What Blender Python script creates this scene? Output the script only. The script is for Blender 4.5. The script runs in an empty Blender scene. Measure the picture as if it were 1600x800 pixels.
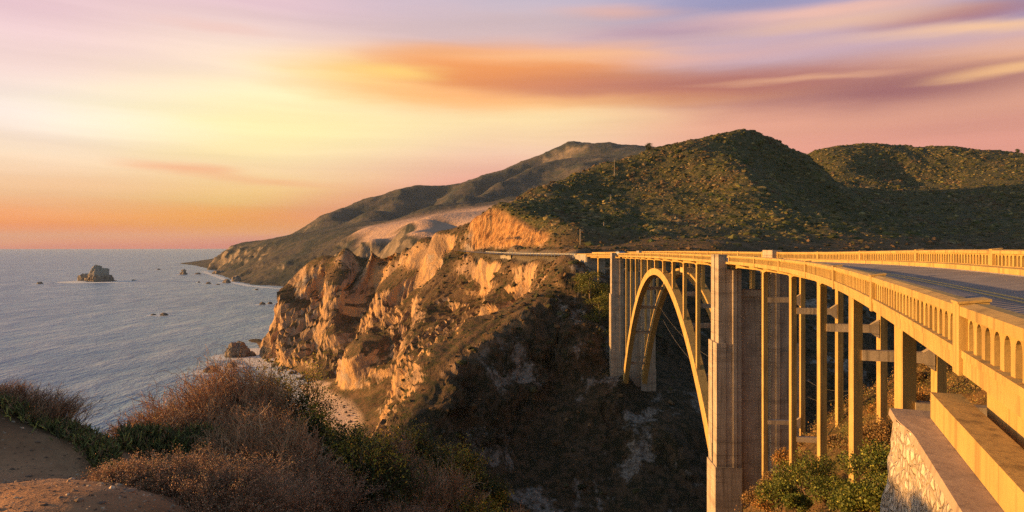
import bpy, math, random
import numpy as np
rng = np.random.default_rng(7); random.seed(7)
R = math.radians
SC = bpy.context.scene
COL = SC.collection
EYE = 86.0; F = 1067.0; HY = 386.0        # eye height over the sea; focal length and horizon of a 1600 px wide frame

# ------------------------------------------------------------------ camera
cd = bpy.data.cameras.new('camera'); cam = bpy.data.objects.new('camera', cd); COL.objects.link(cam)
cam.location = (0, 0, EYE); cam.rotation_euler = (R(90), 0, 0)
cd.sensor_width = 36; cd.lens = 36*F/1600; cd.shift_y = -14/1600; cd.clip_start = 0.1; cd.clip_end = 60000
SC.camera = cam
SC.view_settings.view_transform = 'Standard'; SC.view_settings.look = 'None'; SC.view_settings.gamma = 1
SC.view_settings.exposure = 1.15
SC.render.engine = 'CYCLES'
SC.cycles.max_bounces = 6; SC.cycles.volume_bounces = 0; SC.cycles.use_denoising = False; SC.cycles.sample_clamp_indirect = 2.0; SC.cycles.use_adaptive_sampling = False
# ------------------------------------------------------------------ sun
SUN_AZ, SUN_EL = R(-88), R(6.6)            # azimuth from +Y towards +X
ld = bpy.data.lights.new('sun', 'SUN'); lo = bpy.data.objects.new('sun', ld); COL.objects.link(lo)
ld.energy = 5.0; ld.angle = R(0.6); ld.color = (1.0, 0.50, 0.13)
sdir = (math.sin(SUN_AZ)*math.cos(SUN_EL), math.cos(SUN_AZ)*math.cos(SUN_EL), math.sin(SUN_EL))
from mathutils import Vector
lo.rotation_euler = Vector(sdir).to_track_quat('Z', 'Y').to_euler()

# ------------------------------------------------------------------ sky
def srgb(c):
    return tuple((v/255/12.92 if v/255 <= .04045 else ((v/255+.055)/1.055)**2.4) for v in c)
def azel(px, py):
    az = math.atan((px-800)/F); return az, math.atan((HY-py)/F*math.cos(az))
W = bpy.data.worlds.new('World'); SC.world = W; W.use_nodes = True
nt = W.node_tree; N = nt.nodes; L = nt.links; N.clear()
def nd(nt_, t, ins=None, **kw):
    n = nt_.nodes.new(t)
    for k, v in kw.items(): setattr(n, k, v)
    for k, v in (ins or {}).items():
        if hasattr(v, 'node'): nt_.links.new(v, n.inputs[k])
        else: n.inputs[k].default_value = v
    return n
def mt(nt_, op, a, b=None, c=None):
    ins = {0: a}
    if b is not None: ins[1] = b
    if c is not None: ins[2] = c
    return nd(nt_, 'ShaderNodeMath', ins, operation=op).outputs[0]
def mixc(nt_, f, a, b, blend='MIX'):
    n = nt_.nodes.new('ShaderNodeMix'); n.data_type = 'RGBA'; n.blend_type = blend
    for k, v in ((0, f), (6, a), (7, b)):
        if hasattr(v, 'node'): nt_.links.new(v, n.inputs[k])
        else: n.inputs[k].default_value = v if k == 0 else (tuple(v)+(1,))[:4]
    return n.outputs[2]
def mrange(nt_, v, a, b, c=0., d=1., it='SMOOTHSTEP'):
    return nd(nt_, 'ShaderNodeMapRange', {0: v, 1: a, 2: b, 3: c, 4: d}, interpolation_type=it).outputs[0]
def ramp(nt_, fac, stops, interp='LINEAR'):
    n = nt_.nodes.new('ShaderNodeValToRGB'); n.color_ramp.interpolation = interp
    el = n.color_ramp.elements
    while len(el) < len(stops): el.new(0.5)
    for e, (p, c) in zip(el, stops): e.position = p; e.color = (tuple(c)+(1,))[:4]
    nt_.links.new(fac, n.inputs[0]); return n.outputs[0]
geo = nd(nt, 'ShaderNodeTexCoord')
nrm = nd(nt, 'ShaderNodeVectorMath', {0: geo.outputs['Generated']}, operation='NORMALIZE').outputs[0]
sep = nd(nt, 'ShaderNodeSeparateXYZ', {0: nrm})
el_ = mt(nt, 'ARCSINE', sep.outputs[2])
az_ = mt(nt, 'ARCTAN2', sep.outputs[0], sep.outputs[1])
# gentle warp so that the streaks are not perfect ellipses
comb0 = nd(nt, 'ShaderNodeCombineXYZ', {0: mt(nt, 'MULTIPLY', az_, 2.2), 1: mt(nt, 'MULTIPLY', el_, 16.0), 2: 0.3}).outputs[0]
ns = nd(nt, 'ShaderNodeTexNoise', {'Vector': comb0, 'Scale': 1.3, 'Detail': 4.0, 'Roughness': .55})
wv = mt(nt, 'SUBTRACT', ns.outputs[0], 0.5)
elw = mt(nt, 'MULTIPLY_ADD', wv, 0.030, el_)
azw = mt(nt, 'MULTIPLY_ADD', wv, 0.16, az_)
cols_sky = {   # px : stops (py, colour)
 0:    [(386,(232,78,44)),(372,(255,108,16)),(340,(252,140,44)),(300,(243,190,140)),(235,(248,222,192)),(170,(246,226,214)),(90,(240,212,206)),(0,(226,192,200))],
 400:  [(386,(222,68,62)),(374,(250,108,8)),(350,(250,150,4)),(315,(238,190,112)),(260,(247,214,164)),(190,(254,236,186)),(100,(250,226,200)),(0,(220,188,196))],
 800:  [(386,(214,120,110)),(330,(222,130,118)),(290,(226,150,138)),(240,(240,198,168)),(190,(252,222,168)),(120,(242,186,124)),(60,(214,182,178)),(0,(192,180,196))],
 1200: [(386,(214,130,118)),(300,(220,138,122)),(220,(226,156,136)),(170,(232,168,140)),(120,(204,156,150)),(70,(196,164,172)),(30,(172,156,182)),(0,(146,146,184))],
 1600: [(386,(208,130,116)),(300,(214,138,124)),(220,(222,150,134)),(180,(212,146,130)),(120,(222,166,136)),(80,(240,182,146)),(30,(164,150,180)),(0,(136,140,182))],
}
prev = None
for px in sorted(cols_sky):
    st = []
    for py, c in cols_sky[px]:
        a, e = azel(px, py); st.append((max(0, min(1, e/0.40)), srgb(c)))
    col = ramp(nt, mt(nt, 'DIVIDE', elw, 0.40), st, 'B_SPLINE' if False else 'LINEAR')
    if prev is None: out = col
    else:
        a0 = azel(prev, 0)[0]; a1 = azel(px, 0)[0]
        out = mixc(nt, mrange(nt, azw, a0, a1), out, col)
    prev = px
blobs = [  # px, py, half width, half height, tilt deg, colour, strength
 (210,178,280,40,-3,(255,244,240),.8),(400,190,320,50,0,(255,240,170),.75),(560,120,190,36,0,(255,224,140),.8),
 (700,88,150,22,-4,(236,166,108),.75),(780,108,300,38,-1,(240,150,80),.85),(900,130,240,26,2,(214,128,88),.7),
 (690,152,260,20,2,(252,176,108),.8),(620,112,110,10,0,(255,214,120),.7),(860,88,240,12,1,(246,190,140),.55),
 (1130,134,340,30,3,(172,104,98),.9),(1420,136,380,34,-2,(150,96,102),.95),(1000,150,300,16,2,(196,124,98),.6),
 (1100,88,200,9,2,(226,170,150),.6),(1040,48,150,11,3,(178,140,156),.55),(960,20,120,10,3,(232,176,156),.6),
 (1290,22,260,13,4,(240,186,160),.75),(1480,28,210,15,2,(168,112,116),.85),(1500,48,260,12,4,(248,196,140),.8),
 (1300,40,220,12,3,(240,190,150),.6),(1590,105,150,9,-2,(250,196,136),.7),(1250,85,260,20,0,(186,160,176),.55),
 (300,262,110,12,4,(240,160,118),.6),(430,284,120,9,4,(240,166,120),.45),(400,352,230,24,0,(238,150,26),.8),(120,366,260,16,0,(240,138,66),.7),(430,378,200,9,0,(214,104,96),.5),
 (540,330,170,34,-8,(220,122,104),.5),(360,42,110,10,2,(236,190,180),.4),(700,40,260,22,0,(206,184,188),.35),
 (1250,124,180,5,2,(236,178,140),.6),(900,160,300,12,1,(250,186,120),.45),(60,290,220,16,0,(246,196,146),.4),
]
vec = nd(nt, 'ShaderNodeCombineXYZ', {0: azw, 1: elw, 2: 0.0}).outputs[0]
for px, py, hw, hh, tl, c, stg in blobs:
    a, e = azel(px, py); k = math.cos(a)**2
    m = nd(nt, 'ShaderNodeMapping', {'Vector': vec, 'Location': (a, e, 0), 'Rotation': (0, 0, R(-tl*.6)), 'Scale': (hw/F*k*1.35, hh/F*math.cos(a)*1.5, 1)}, vector_type='TEXTURE').outputs[0]
    l = nd(nt, 'ShaderNodeVectorMath', {0: m}, operation='LENGTH').outputs['Value']
    out = mixc(nt, mrange(nt, l, 1.0, 0.0, 0.0, stg), out, srgb(c))
# long fine streaks
comb1 = nd(nt, 'ShaderNodeCombineXYZ', {0: mt(nt, 'MULTIPLY', azw, 1.6), 1: mt(nt, 'MULTIPLY', elw, 34.0), 2: 1.7}).outputs[0]
n2 = nd(nt, 'ShaderNodeTexNoise', {'Vector': comb1, 'Scale': 1.0, 'Detail': 3.0, 'Roughness': .5}).outputs[0]
br = mrange(nt, n2, .3, .7, .93, 1.06, 'LINEAR')
out = nd(nt, 'ShaderNodeVectorMath', {0: out, 'Scale': br}, operation='SCALE').outputs[0]
sky = nd(nt, 'ShaderNodeTexSky', sky_type='NISHITA', sun_disc=False)
sky.sun_elevation = SUN_EL; sky.sun_rotation = SUN_AZ; sky.altitude = 80
nish = nd(nt, 'ShaderNodeVectorMath', {0: sky.outputs[0], 'Scale': 0.95}, operation='SCALE').outputs[0]
# the cloud deck of the sunset stands low in the sky ahead; elsewhere the clear sky
m1 = mrange(nt, el_, 0.62, 0.34); m2 = mrange(nt, mt(nt, 'ABSOLUTE', az_), 1.5, 0.80)
m3 = mrange(nt, el_, -0.10, -0.01)
msk = mt(nt, 'MULTIPLY', m1, mt(nt, 'MULTIPLY', m2, m3))
s2 = nd(nt, 'ShaderNodeVectorMath', {0: out, 'Scale': 4.95}, operation='SCALE').outputs[0]
fin = mixc(nt, msk, nish, s2)
bg = nd(nt, 'ShaderNodeBackground', {0: fin, 1: 0.1})
wo = nd(nt, 'ShaderNodeOutputWorld', {0: bg.outputs[0]})

# ================================================================== helpers
def tag(o, label=None, cat=None, group=None, kind=None):
    if label: o['label'] = label
    if cat: o['category'] = cat
    if group: o['group'] = group
    if kind: o['kind'] = kind
    return o
def empty(name, loc=(0, 0, 0), label=None, cat=None, group=None):
    o = bpy.data.objects.new(name, None); COL.objects.link(o); o.location = loc; o.empty_display_size = .2
    return tag(o, label, cat, group)
def mesh_obj(name, V, Fq, mat, parent=None, smooth=False, colors=None, attrs=None):
    """V (n,3) array, Fq array (m,k) or list of arrays of polygons"""
    V = np.asarray(V, dtype=np.float32)
    me = bpy.data.meshes.new(name)
    groups = Fq if isinstance(Fq, list) else [Fq]
    groups = [np.asarray(g, dtype=np.int32) for g in groups if len(g)]
    nl = sum(g.size for g in groups); npl = sum(len(g) for g in groups)
    me.vertices.add(len(V)); me.vertices.foreach_set('co', V.ravel())
    me.loops.add(nl); me.polygons.add(npl)
    me.loops.foreach_set('vertex_index', np.concatenate([g.ravel() for g in groups]))
    tot = np.concatenate([np.full(len(g), g.shape[1], dtype=np.int32) for g in groups])
    st = np.concatenate([[0], np.cumsum(tot)[:-1]]).astype(np.int32)
    me.polygons.foreach_set('loop_start', st); me.polygons.foreach_set('loop_total', tot)
    me.polygons.foreach_set('use_smooth', np.full(npl, bool(smooth)))
    if colors is not None:
        ca = me.color_attributes.new('tint', 'FLOAT_COLOR', 'POINT')
        c = np.ones((len(V), 4), dtype=np.float32); c[:, :3] = colors
        ca.data.foreach_set('color', c.ravel())
    for k, a in (attrs or {}).items():
        at = me.attributes.new(k, 'FLOAT', 'POINT'); at.data.foreach_set('value', np.asarray(a, dtype=np.float32))
    me.update(calc_edges=True); me.validate()
    me.materials.append(mat)
    o = bpy.data.objects.new(name, me); COL.objects.link(o)
    if parent is not None: o.parent = parent; o.matrix_parent_inverse.identity(); 
    if parent is not None:
        pl = np.array(parent.location) if parent.parent is None else np.array(parent.location)+np.array(parent.parent.location)
        o.data.transform(__import__('mathutils').Matrix.Translation(-Vector(pl)))
    return o
class MB:
    """collects solids, builds ONE mesh"""
    def __init__(s): s.V = []; s.Q = []; s.T = []; s.n = 0
    def add(s, V, Q=None, T=None):
        V = np.asarray(V, float).reshape(-1, 3)
        s.V.append(V)
        if Q is not None and len(Q): s.Q.append(np.asarray(Q)+s.n)
        if T is not None and len(T): s.T.append(np.asarray(T)+s.n)
        s.n += len(V); return s
    def hexa(s, c):   # 8 corners: bottom 4 ccw, top 4 ccw
        return s.add(c, [(3,2,1,0),(4,5,6,7),(0,1,5,4),(1,2,6,5),(2,3,7,6),(3,0,4,7)])
    def box(s, x0, x1, y0, y1, z0, z1):
        return s.hexa([(x0,y0,z0),(x1,y0,z0),(x1,y1,z0),(x0,y1,z0),(x0,y0,z1),(x1,y0,z1),(x1,y1,z1),(x0,y1,z1)])
    def tube(s, P, rad, k=6, cap=True):
        P = np.asarray(P, float); rad = np.broadcast_to(np.asarray(rad, float), (len(P),))
        V, Q = tubes(P[None], rad[None], k); s.add(V, Q)
        return s
    def build(s, name, mat, parent=None, **kw):
        fs = []
        if s.Q: fs.append(np.concatenate(s.Q))
        if s.T: fs.append(np.concatenate(s.T))
        return mesh_obj(name, np.concatenate(s.V), fs, mat, parent, **kw)
def tubes(P, rad, k=3):
    """P (n,m,3) polylines, rad (n,m) -> V,Q of open tubes"""
    n, m, _ = P.shape
    T = np.gradient(P, axis=1); T /= np.linalg.norm(T, axis=2, keepdims=True)+1e-9
    ref = np.zeros_like(T); ref[..., 2] = 1; flat = np.abs(T[..., 2]) > .9; ref[flat] = (1, 0, 0)
    A = np.cross(T, ref); A /= np.linalg.norm(A, axis=2, keepdims=True)+1e-9
    B = np.cross(T, A)
    an = np.arange(k)/k*2*math.pi
    V = P[:, :, None, :] + rad[:, :, None, None]*(A[:, :, None, :]*np.cos(an)[None, None, :, None]+B[:, :, None, :]*np.sin(an)[None, None, :, None])
    idx = np.arange(n*m*k).reshape(n, m, k)
    a = idx[:, :-1, :]; b = np.roll(a, -1, axis=2); c = idx[:, 1:, :]; d = np.roll(c, -1, axis=2)
    Q = np.stack([a, c, d, b], axis=-1).reshape(-1, 4)
    return V.reshape(-1, 3), Q

# ---- noise
def _h(ix, iy, iz, seed):
    h = (ix.astype(np.int64)*374761393 + iy.astype(np.int64)*668265263 + iz.astype(np.int64)*2147483647 + seed*1274126177) & 0xffffffff
    h = ((h ^ (h >> 13))*1274126177) & 0xffffffff
    h = ((h ^ (h >> 16))*2246822519) & 0xffffffff
    return ((h ^ (h >> 15)) & 0xffffff)/float(0xffffff)*2-1
def vnoise(P, seed=0):
    Pi = np.floor(P); f = P-Pi; Pi = Pi.astype(np.int64); u = f*f*f*(f*(f*6-15)+10)
    x, y, z = Pi[..., 0], Pi[..., 1], Pi[..., 2]; r = 0
    for dx in (0, 1):
        for dy in (0, 1):
            for dz in (0, 1):
                w = (u[..., 0] if dx else 1-u[..., 0])*(u[..., 1] if dy else 1-u[..., 1])*(u[..., 2] if dz else 1-u[..., 2])
                r = r+w*_h(x+dx, y+dy, z+dz, seed)
    return r
def fbm(P, oct=4, seed=0, gain=.5, ridged=False):
    a = 1; r = 0; t = 0
    for i in range(oct):
        n = vnoise(P*2**i+i*17.3, seed+i)
        if ridged: n = 1-2*np.abs(n)
        r = r+a*n; t += a; a *= gain
    return r/t

def facets(P, seed=0, amp=1.):
    """broken blocks: every cell of a jittered lattice is a tilted plane"""
    Pi = np.floor(P).astype(np.int64); best = np.full(len(P), 1e9); out = np.zeros(len(P))
    for dx in (-1, 0, 1):
        for dy in (-1, 0, 1):
            for dz in (-1, 0, 1):
                x, y, z = Pi[:, 0]+dx, Pi[:, 1]+dy, Pi[:, 2]+dz
                r = [_h(x, y, z, seed+k) for k in range(7)]
                c = np.stack([x+.5+.45*r[0], y+.5+.45*r[1], z+.5+.45*r[2]], -1); v = P-c; d = (v*v).sum(1)
                h = .35*r[3]+v[:, 0]*r[4]+v[:, 1]*r[5]+v[:, 2]*r[6]; m = d < best; best[m] = d[m]; out[m] = h[m]
    return out
# ---- materials
def newmat(name):
    m = bpy.data.materials.new(name); m.use_nodes = True
    b = m.node_tree.nodes['Principled BSDF']; return m, m.node_tree, b
def bump(nt_, b, h, strength, dist):
    bn = nd(nt_, 'ShaderNodeBump', {'Strength': strength, 'Distance': dist, 'Height': h}); nt_.links.new(bn.outputs[0], b.inputs['Normal'])
def noise(nt_, vec, scale, detail=5., rough=.55):
    return nd(nt_, 'ShaderNodeTexNoise', {'Vector': vec, 'Scale': scale, 'Detail': detail, 'Roughness': rough}).outputs[0]
def wpos(nt_): return nd(nt_, 'ShaderNodeNewGeometry').outputs['Position']
def simple(name, c, rough=.8, c2=None, scale=5., bmp=0., bscale=20., metal=0.):
    m, t, b = newmat(name); b.inputs['Roughness'].default_value = rough; b.inputs['Metallic'].default_value = metal
    p = wpos(t)
    if c2 is None: c2 = tuple(v*.7 for v in c)
    t.links.new(mixc(t, mrange(t, noise(t, p, scale), .35, .65), c, c2), b.inputs['Base Color'])
    if bmp: bump(t, b, noise(t, p, bscale), .6, bmp)
    return m
def tinted(name, rough=.8, trans=0., spec=.3):
    m, t, b = newmat(name); a = nd(t, 'ShaderNodeVertexColor', layer_name='tint')
    t.links.new(a.outputs[0], b.inputs['Base Color']); b.inputs['Roughness'].default_value = rough
    b.inputs['Specular IOR Level'].default_value = spec
    if trans:
        tr = nd(t, 'ShaderNodeBsdfTranslucent', {0: a.outputs[0]}); ms = nd(t, 'ShaderNodeMixShader', {0: trans, 1: b.outputs[0], 2: tr.outputs[0]})
        t.links.new(ms.outputs[0], t.nodes['Material Output'].inputs[0])
    return m
def concrete(name, c, c2, stain=.5, board=0.):
    m, t, b = newmat(name); p = wpos(t); b.inputs['Roughness'].default_value = .85
    n1 = noise(t, p, .6, 6.); n2 = noise(t, p, 6., 5.)
    st = nd(t, 'ShaderNodeMapping', {'Vector': p, 'Scale': (2.2, 2.2, .09)}).outputs[0]
    n3 = noise(t, st, 1.6, 4.)
    col = mixc(t, mrange(t, n1, .35, .7), c, c2)
    col = mixc(t, mrange(t, n3, .50, .72, 0., stain), col, tuple(v*.42 for v in c2))
    n5 = noise(t, nd(t, 'ShaderNodeMapping', {'Vector': p, 'Scale': (7., 7., .5)}).outputs[0], 1.1, 5.)
    col = mixc(t, mrange(t, n5, .52, .70, 0., .45), col, tuple(v*.5 for v in c2))
    col = mixc(t, mrange(t, n2, .5, .8, 0., .35), col, tuple(v*.6 for v in c))
    hgt = n2
    if board:
        sz = nd(t, 'ShaderNodeSeparateXYZ', {0: p}).outputs[2]
        wob = mt(t, 'MULTIPLY_ADD', noise(t, p, .25, 2.), .5, sz)
        fr = mt(t, 'FRACT', mt(t, 'DIVIDE', wob, board))
        ln = mt(t, 'MULTIPLY', mrange(t, fr, .0, .045, 1., 0.), mrange(t, noise(t, p, .35, 3.), .38, .6))
        col = mixc(t, mt(t, 'MULTIPLY', ln, .75), col, tuple(v*.25 for v in c2))
        lay = nd(t, 'ShaderNodeMapping', {'Vector': p, 'Scale': (.12, .12, 1.1)}).outputs[0]
        col = mixc(t, mrange(t, noise(t, lay, 1.3, 4.), .5, .72, 0., .55), col, tuple(v*.5 for v in c2))
        hgt = mt(t, 'SUBTRACT', n2, mt(t, 'MULTIPLY', ln, 2.))
    t.links.new(col, b.inputs['Base Color']); bump(t, b, hgt, .5, .02)
    return m
M = {}
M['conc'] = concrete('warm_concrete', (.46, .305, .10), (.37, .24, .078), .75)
M['conc_old'] = concrete('board_marked_concrete', (.40, .33, .265), (.31, .25, .195), .75, board=1.55)
M['conc_grey'] = concrete('grey_concrete', (.34, .30, .26), (.25, .22, .20), .6, board=1.2)

# ================================================================== terrain
def P3(px, py, D): return ((px-800)/F*D, D, EYE-(py-HY)/F*D)
def PZ(px, D, z): return ((px-800)/F*D, D, z)
def S0(px, py, z=0.): D = (EYE-z)*F/(py-HY); return ((px-800)/F*D, D, z)
def poly(pts, step):
    pts = np.array(pts, float); out = [pts[0]]
    for a, b in zip(pts[:-1], pts[1:]):
        n = max(1, int(np.linalg.norm((b-a)[:2])/step))
        for i in range(1, n+1): out.append(a+(b-a)*i/n)
    return out
class RBF:
    def __init__(s, pts, c, lam=1e-3):
        P = np.array(pts); s.c = c
        # merge near duplicates
        keep = []
        for i in range(len(P)):
            if all(np.hypot(*(P[i, :2]-P[j, :2])) > c*.25 for j in keep): keep.append(i)
        P = P[keep]; s.X = P[:, :2]; n = len(P)
        K = s.k(np.hypot(P[:, None, 0]-P[None, :, 0], P[:, None, 1]-P[None, :, 1]))
        A = np.zeros((n+3, n+3)); A[:n, :n] = K+np.eye(n)*lam; A[:n, n] = 1; A[:n, n+1:] = P[:, :2]; A[n:, :n] = A[:n, n:].T
        s.w = np.linalg.solve(A, np.r_[P[:, 2], 0, 0, 0])
    def k(s, r): return -np.sqrt(r*r+s.c*s.c)
    def __call__(s, x, y):
        sh = np.shape(x); x = np.ravel(x); y = np.ravel(y); out = np.empty(len(x)); n = len(s.X)
        for i in range(0, len(x), 20000):
            a = x[i:i+20000]; b = y[i:i+20000]
            K = s.k(np.hypot(a[:, None]-s.X[None, :, 0], b[:, None]-s.X[None, :, 1]))
            out[i:i+20000] = K@s.w[:n]+s.w[n]+s.w[n+1]*a+s.w[n+2]*b
        return out.reshape(sh)
def grid_normals(V, nr, nc):
    G = V.reshape(nr, nc, 3); du = np.gradient(G, axis=1); dv = np.gradient(G, axis=0)
    n = np.cross(du, dv); n /= np.linalg.norm(n, axis=2, keepdims=True)+1e-12
    n[n[..., 2] < 0] *= -1
    return n.reshape(-1, 3)
def grid_faces(nr, nc):
    i = np.arange(nr*nc).reshape(nr, nc)
    return np.stack([i[:-1, :-1], i[:-1, 1:], i[1:, 1:], i[1:, :-1]], -1).reshape(-1, 4)

# ---- north shore: headland, canyon wall, hills
NB = []
# toe of the cliffs at the sea, then the beach and the canyon mouth
toe = [S0(404,530),S0(410,556),S0(428,566),S0(450,575),S0(480,590),S0(508,606,1.5),S0(520,616,1.5),S0(545,628,2),S0(566,648,2.2),S0(572,672,2.5),S0(566,700,2.5)]
NB += poly(toe, 14)
NB += poly([(p[0]-14, p[1]-16, -3) for p in toe[:4]], 18)+poly([(p[0]-45, p[1]-50, -12) for p in toe[:3]], 30)
NB += poly([S0(436,592,-1.0), S0(452,615,-.9), S0(470,650,-.9), S0(480,700,-.9), S0(490,760,-.9)], 16)      # water line of the beach
NB += poly([S0(478,600,.5), S0(500,625,.7), S0(520,655,.9), S0(530,700,1.0), S0(540,760,1.2)], 14)
NB += poly([S0(380,620,-6), S0(420,680,-6), S0(430,760,-6)], 30)
# silhouette of the headland top
top = [P3(430,500,545),P3(455,466,540),P3(466,440,538),P3(482,414,535),P3(502,406,530),P3(545,402,522),P3(600,402,505),P3(628,396,480),P3(655,381,455),P3(676,373,440),P3(690,367,430),P3(704,383,418),P3(716,390,408)]
NB += poly(top, 12)
NB += poly([(p[0]*(p[1]+13)/p[1], p[1]+13, p[2]-.8) for p in top[2:11]], 14)+poly([(p[0]*(p[1]+30)/p[1], p[1]+30, p[2]-3) for p in top[3:11]], 20)
road_pts = [(736,391.5,386),(760,393.5,360),(785,395,335),(820,396.5,300),(860,397.5,268),(900,398.5,238)]
NB += poly([P3(a, b+3.0, c) for a, b, c in road_pts], 12)
# behind the silhouette the ground falls
NB += poly([PZ(470,600,40),PZ(520,600,66),PZ(600,580,72),PZ(650,540,72),PZ(690,490,78)], 25)
NB += poly([PZ(440,640,-8),PZ(500,690,-8),PZ(560,700,10),PZ(620,700,55),PZ(680,650,72),PZ(720,560,80)], 30)
NB += poly([PZ(450,820,-20),PZ(560,860,-10),PZ(640,900,40)], 60)
# face of the headland (middle heights)
NB += [P3(425,535,552),P3(445,520,530),P3(440,560,505),P3(470,500,515),P3(465,550,495),P3(500,450,520),P3(500,520,490),P3(495,570,460),
       P3(520,560,450),P3(530,590,425),P3(535,450,512),P3(540,520,470),P3(552,430,520),P3(575,450,505),P3(560,560,425),P3(575,600,385),P3(585,500,455),P3(590,560,400),
       P3(600,620,350),P3(620,430,480),P3(625,480,445),P3(630,540,400),P3(640,590,340),P3(660,430,440),P3(665,480,405),P3(660,540,370),
       P3(700,420,400),P3(700,470,370),P3(695,520,340),P3(690,560,312),P3(740,420,368),P3(745,460,340),P3(745,500,312),P3(740,525,292),P3(650,620,312),P3(610,660,312),
       P3(790,415,322),P3(795,450,300),P3(790,490,280),P3(840,410,275),P3(845,440,258)]
# crest of the dark ridge
crest = [P3(898,408,228),P3(880,440,222),P3(855,468,214),P3(820,500,206),P3(785,522,199),P3(755,545,192),P3(720,572,184),P3(680,608,175),P3(640,648,166),P3(605,686,158),P3(580,712,153),P3(540,760,148),P3(500,830,142),P3(450,930,132)]
NB += poly(crest, 8)
NB += [PZ(820,232,60),PZ(800,245,54),PZ(760,240,44),PZ(740,242,40),PZ(690,236,28),PZ(640,228,15),PZ(600,222,9),PZ(560,215,3),PZ(520,205,0),PZ(480,190,-2),PZ(440,160,-3)]
# dark side of the spur and the canyon
NB += [P3(700,690,163),P3(700,784,150),P3(800,640,186),P3(850,600,196),P3(900,520,206),P3(900,460,218),P3(900,640,186),P3(850,690,180),P3(800,740,170),P3(750,765,158),P3(750,640,180),P3(650,770,146),P3(600,775,143),
       P3(850,530,205),P3(900,720,172),P3(930,450,218),P3(930,520,206),P3(950,590,194),P3(1000,634,187),P3(960,700,176),P3(1050,680,176),P3(1100,620,194),
       P3(1030,560,212),P3(1050,500,228),P3(1085,450,240),P3(1120,520,222),P3(1020,614,191),P3(985,614,191),P3(965,602,192)]
NB += [P3(905,414,232),P3(940,430,236),P3(975,430,246),P3(1010,425,252),P3(1050,420,258),P3(1100,418,262),P3(1160,425,262),P3(1220,440,258),P3(1300,455,250),P3(1300,560,214),
       P3(1380,470,255),P3(1380,560,225),P3(1460,470,262),P3(1500,450,275),P3(1600,432,292),P3(1700,430,310)]
NB += poly([PZ(380,108,-6),PZ(460,112,-3),PZ(600,117,4),PZ(700,121,6),PZ(800,127,8),PZ(900,132,11),PZ(1000,136,15),PZ(1100,142,18),PZ(1200,152,23),PZ(1400,185,31),PZ(1600,230,40),PZ(1750,260,46)], 14)
NB += poly([PZ(300,90,-12),PZ(480,94,-4),PZ(600,98,8),PZ(760,100,16),PZ(900,104,24),PZ(1050,106,30),PZ(1200,112,38),PZ(1400,120,50),PZ(1600,130,60),PZ(1800,140,66)], 14)
# hill behind the road
NB += poly([P3(745,350,404),P3(765,338,425),P3(800,318,480),P3(840,297,520),P3(880,281,550),P3(930,263,580),P3(980,249,600),P3(1020,238,610),P3(1060,226,616),P3(1100,215,620),P3(1130,208,622),P3(1158,205,624),P3(1190,212,628),P3(1220,226,634),P3(1262,248,660)], 16)
NB += poly([P3(742,391,392),P3(770,392,372),P3(800,393,350),P3(840,393,318),P3(880,392,292),P3(915,390,276)], 10)   # foot of the cut
NB += poly([P3(748,352,400),P3(775,340,394),P3(800,341,382),P3(828,352,360),P3(852,366,338),P3(876,381,308)], 9)     # top of the cut
NB += [P3(830,325,450),P3(860,345,400),P3(900,330,450),P3(900,362,375),P3(880,305,500),P3(950,300,525),P3(950,350,420),P3(960,380,310),P3(1000,385,288),P3(1010,330,440),P3(1020,280,545),
       P3(1060,385,285),P3(1070,330,430),P3(1080,270,535),P3(1130,388,280),P3(1120,345,400),P3(1130,300,480),P3(1180,388,290),P3(1210,390,290)]
NB += poly([P3(1150,225,600),P3(1148,250,545),P3(1168,290,475),P3(1200,330,405),P3(1240,362,350),P3(1285,388,305),P3(1330,402,285)], 14)  # dividing spur
NB += [P3(1220,270,610),P3(1240,300,580),P3(1290,340,520),P3(1300,290,660),P3(1350,350,560),P3(1350,310,680),P3(1400,385,470),P3(1420,330,640),P3(1480,390,420),P3(1500,340,600),P3(1560,390,400),P3(1600,330,600),
       P3(1400,280,780),P3(1320,265,780),P3(1500,280,740),P3(1600,280,690),P3(1700,385,400),P3(1700,300,620)]
NB += poly([P3(1262,243,860),P3(1300,236,880),P3(1340,233,900),P3(1400,236,900),P3(1480,233,880),P3(1540,237,850),P3(1600,242,820),P3(1800,246,800)], 30)
NB += poly([PZ(740,620,84),PZ(800,640,70),PZ(900,700,60),PZ(1050,760,90),PZ(1200,860,130),PZ(1260,960,150),PZ(1400,1010,160),PZ(1600,1010,150),PZ(1800,1000,150)], 60)
NB += [P3(2000,250,780),P3(2300,250,760),P3(2500,250,740),P3(2000,330,560),P3(2300,330,560),P3(2500,340,540),P3(2000,395,400),P3(2300,395,400),P3(2500,395,380),PZ(2000,980,150),PZ(2500,950,150),PZ(2000,280,60),PZ(2400,280,70),PZ(2000,150,72),PZ(2500,150,76)]
rbfN = RBF(NB, 7.0)
def smoothstep(a, b, x): t = np.clip((x-a)/(b-a), 0, 1); return t*t*(3-2*t)
def road_center(px):
    a = np.array(road_pts); return np.interp(px, a[:, 0], a[:, 2])
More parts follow.
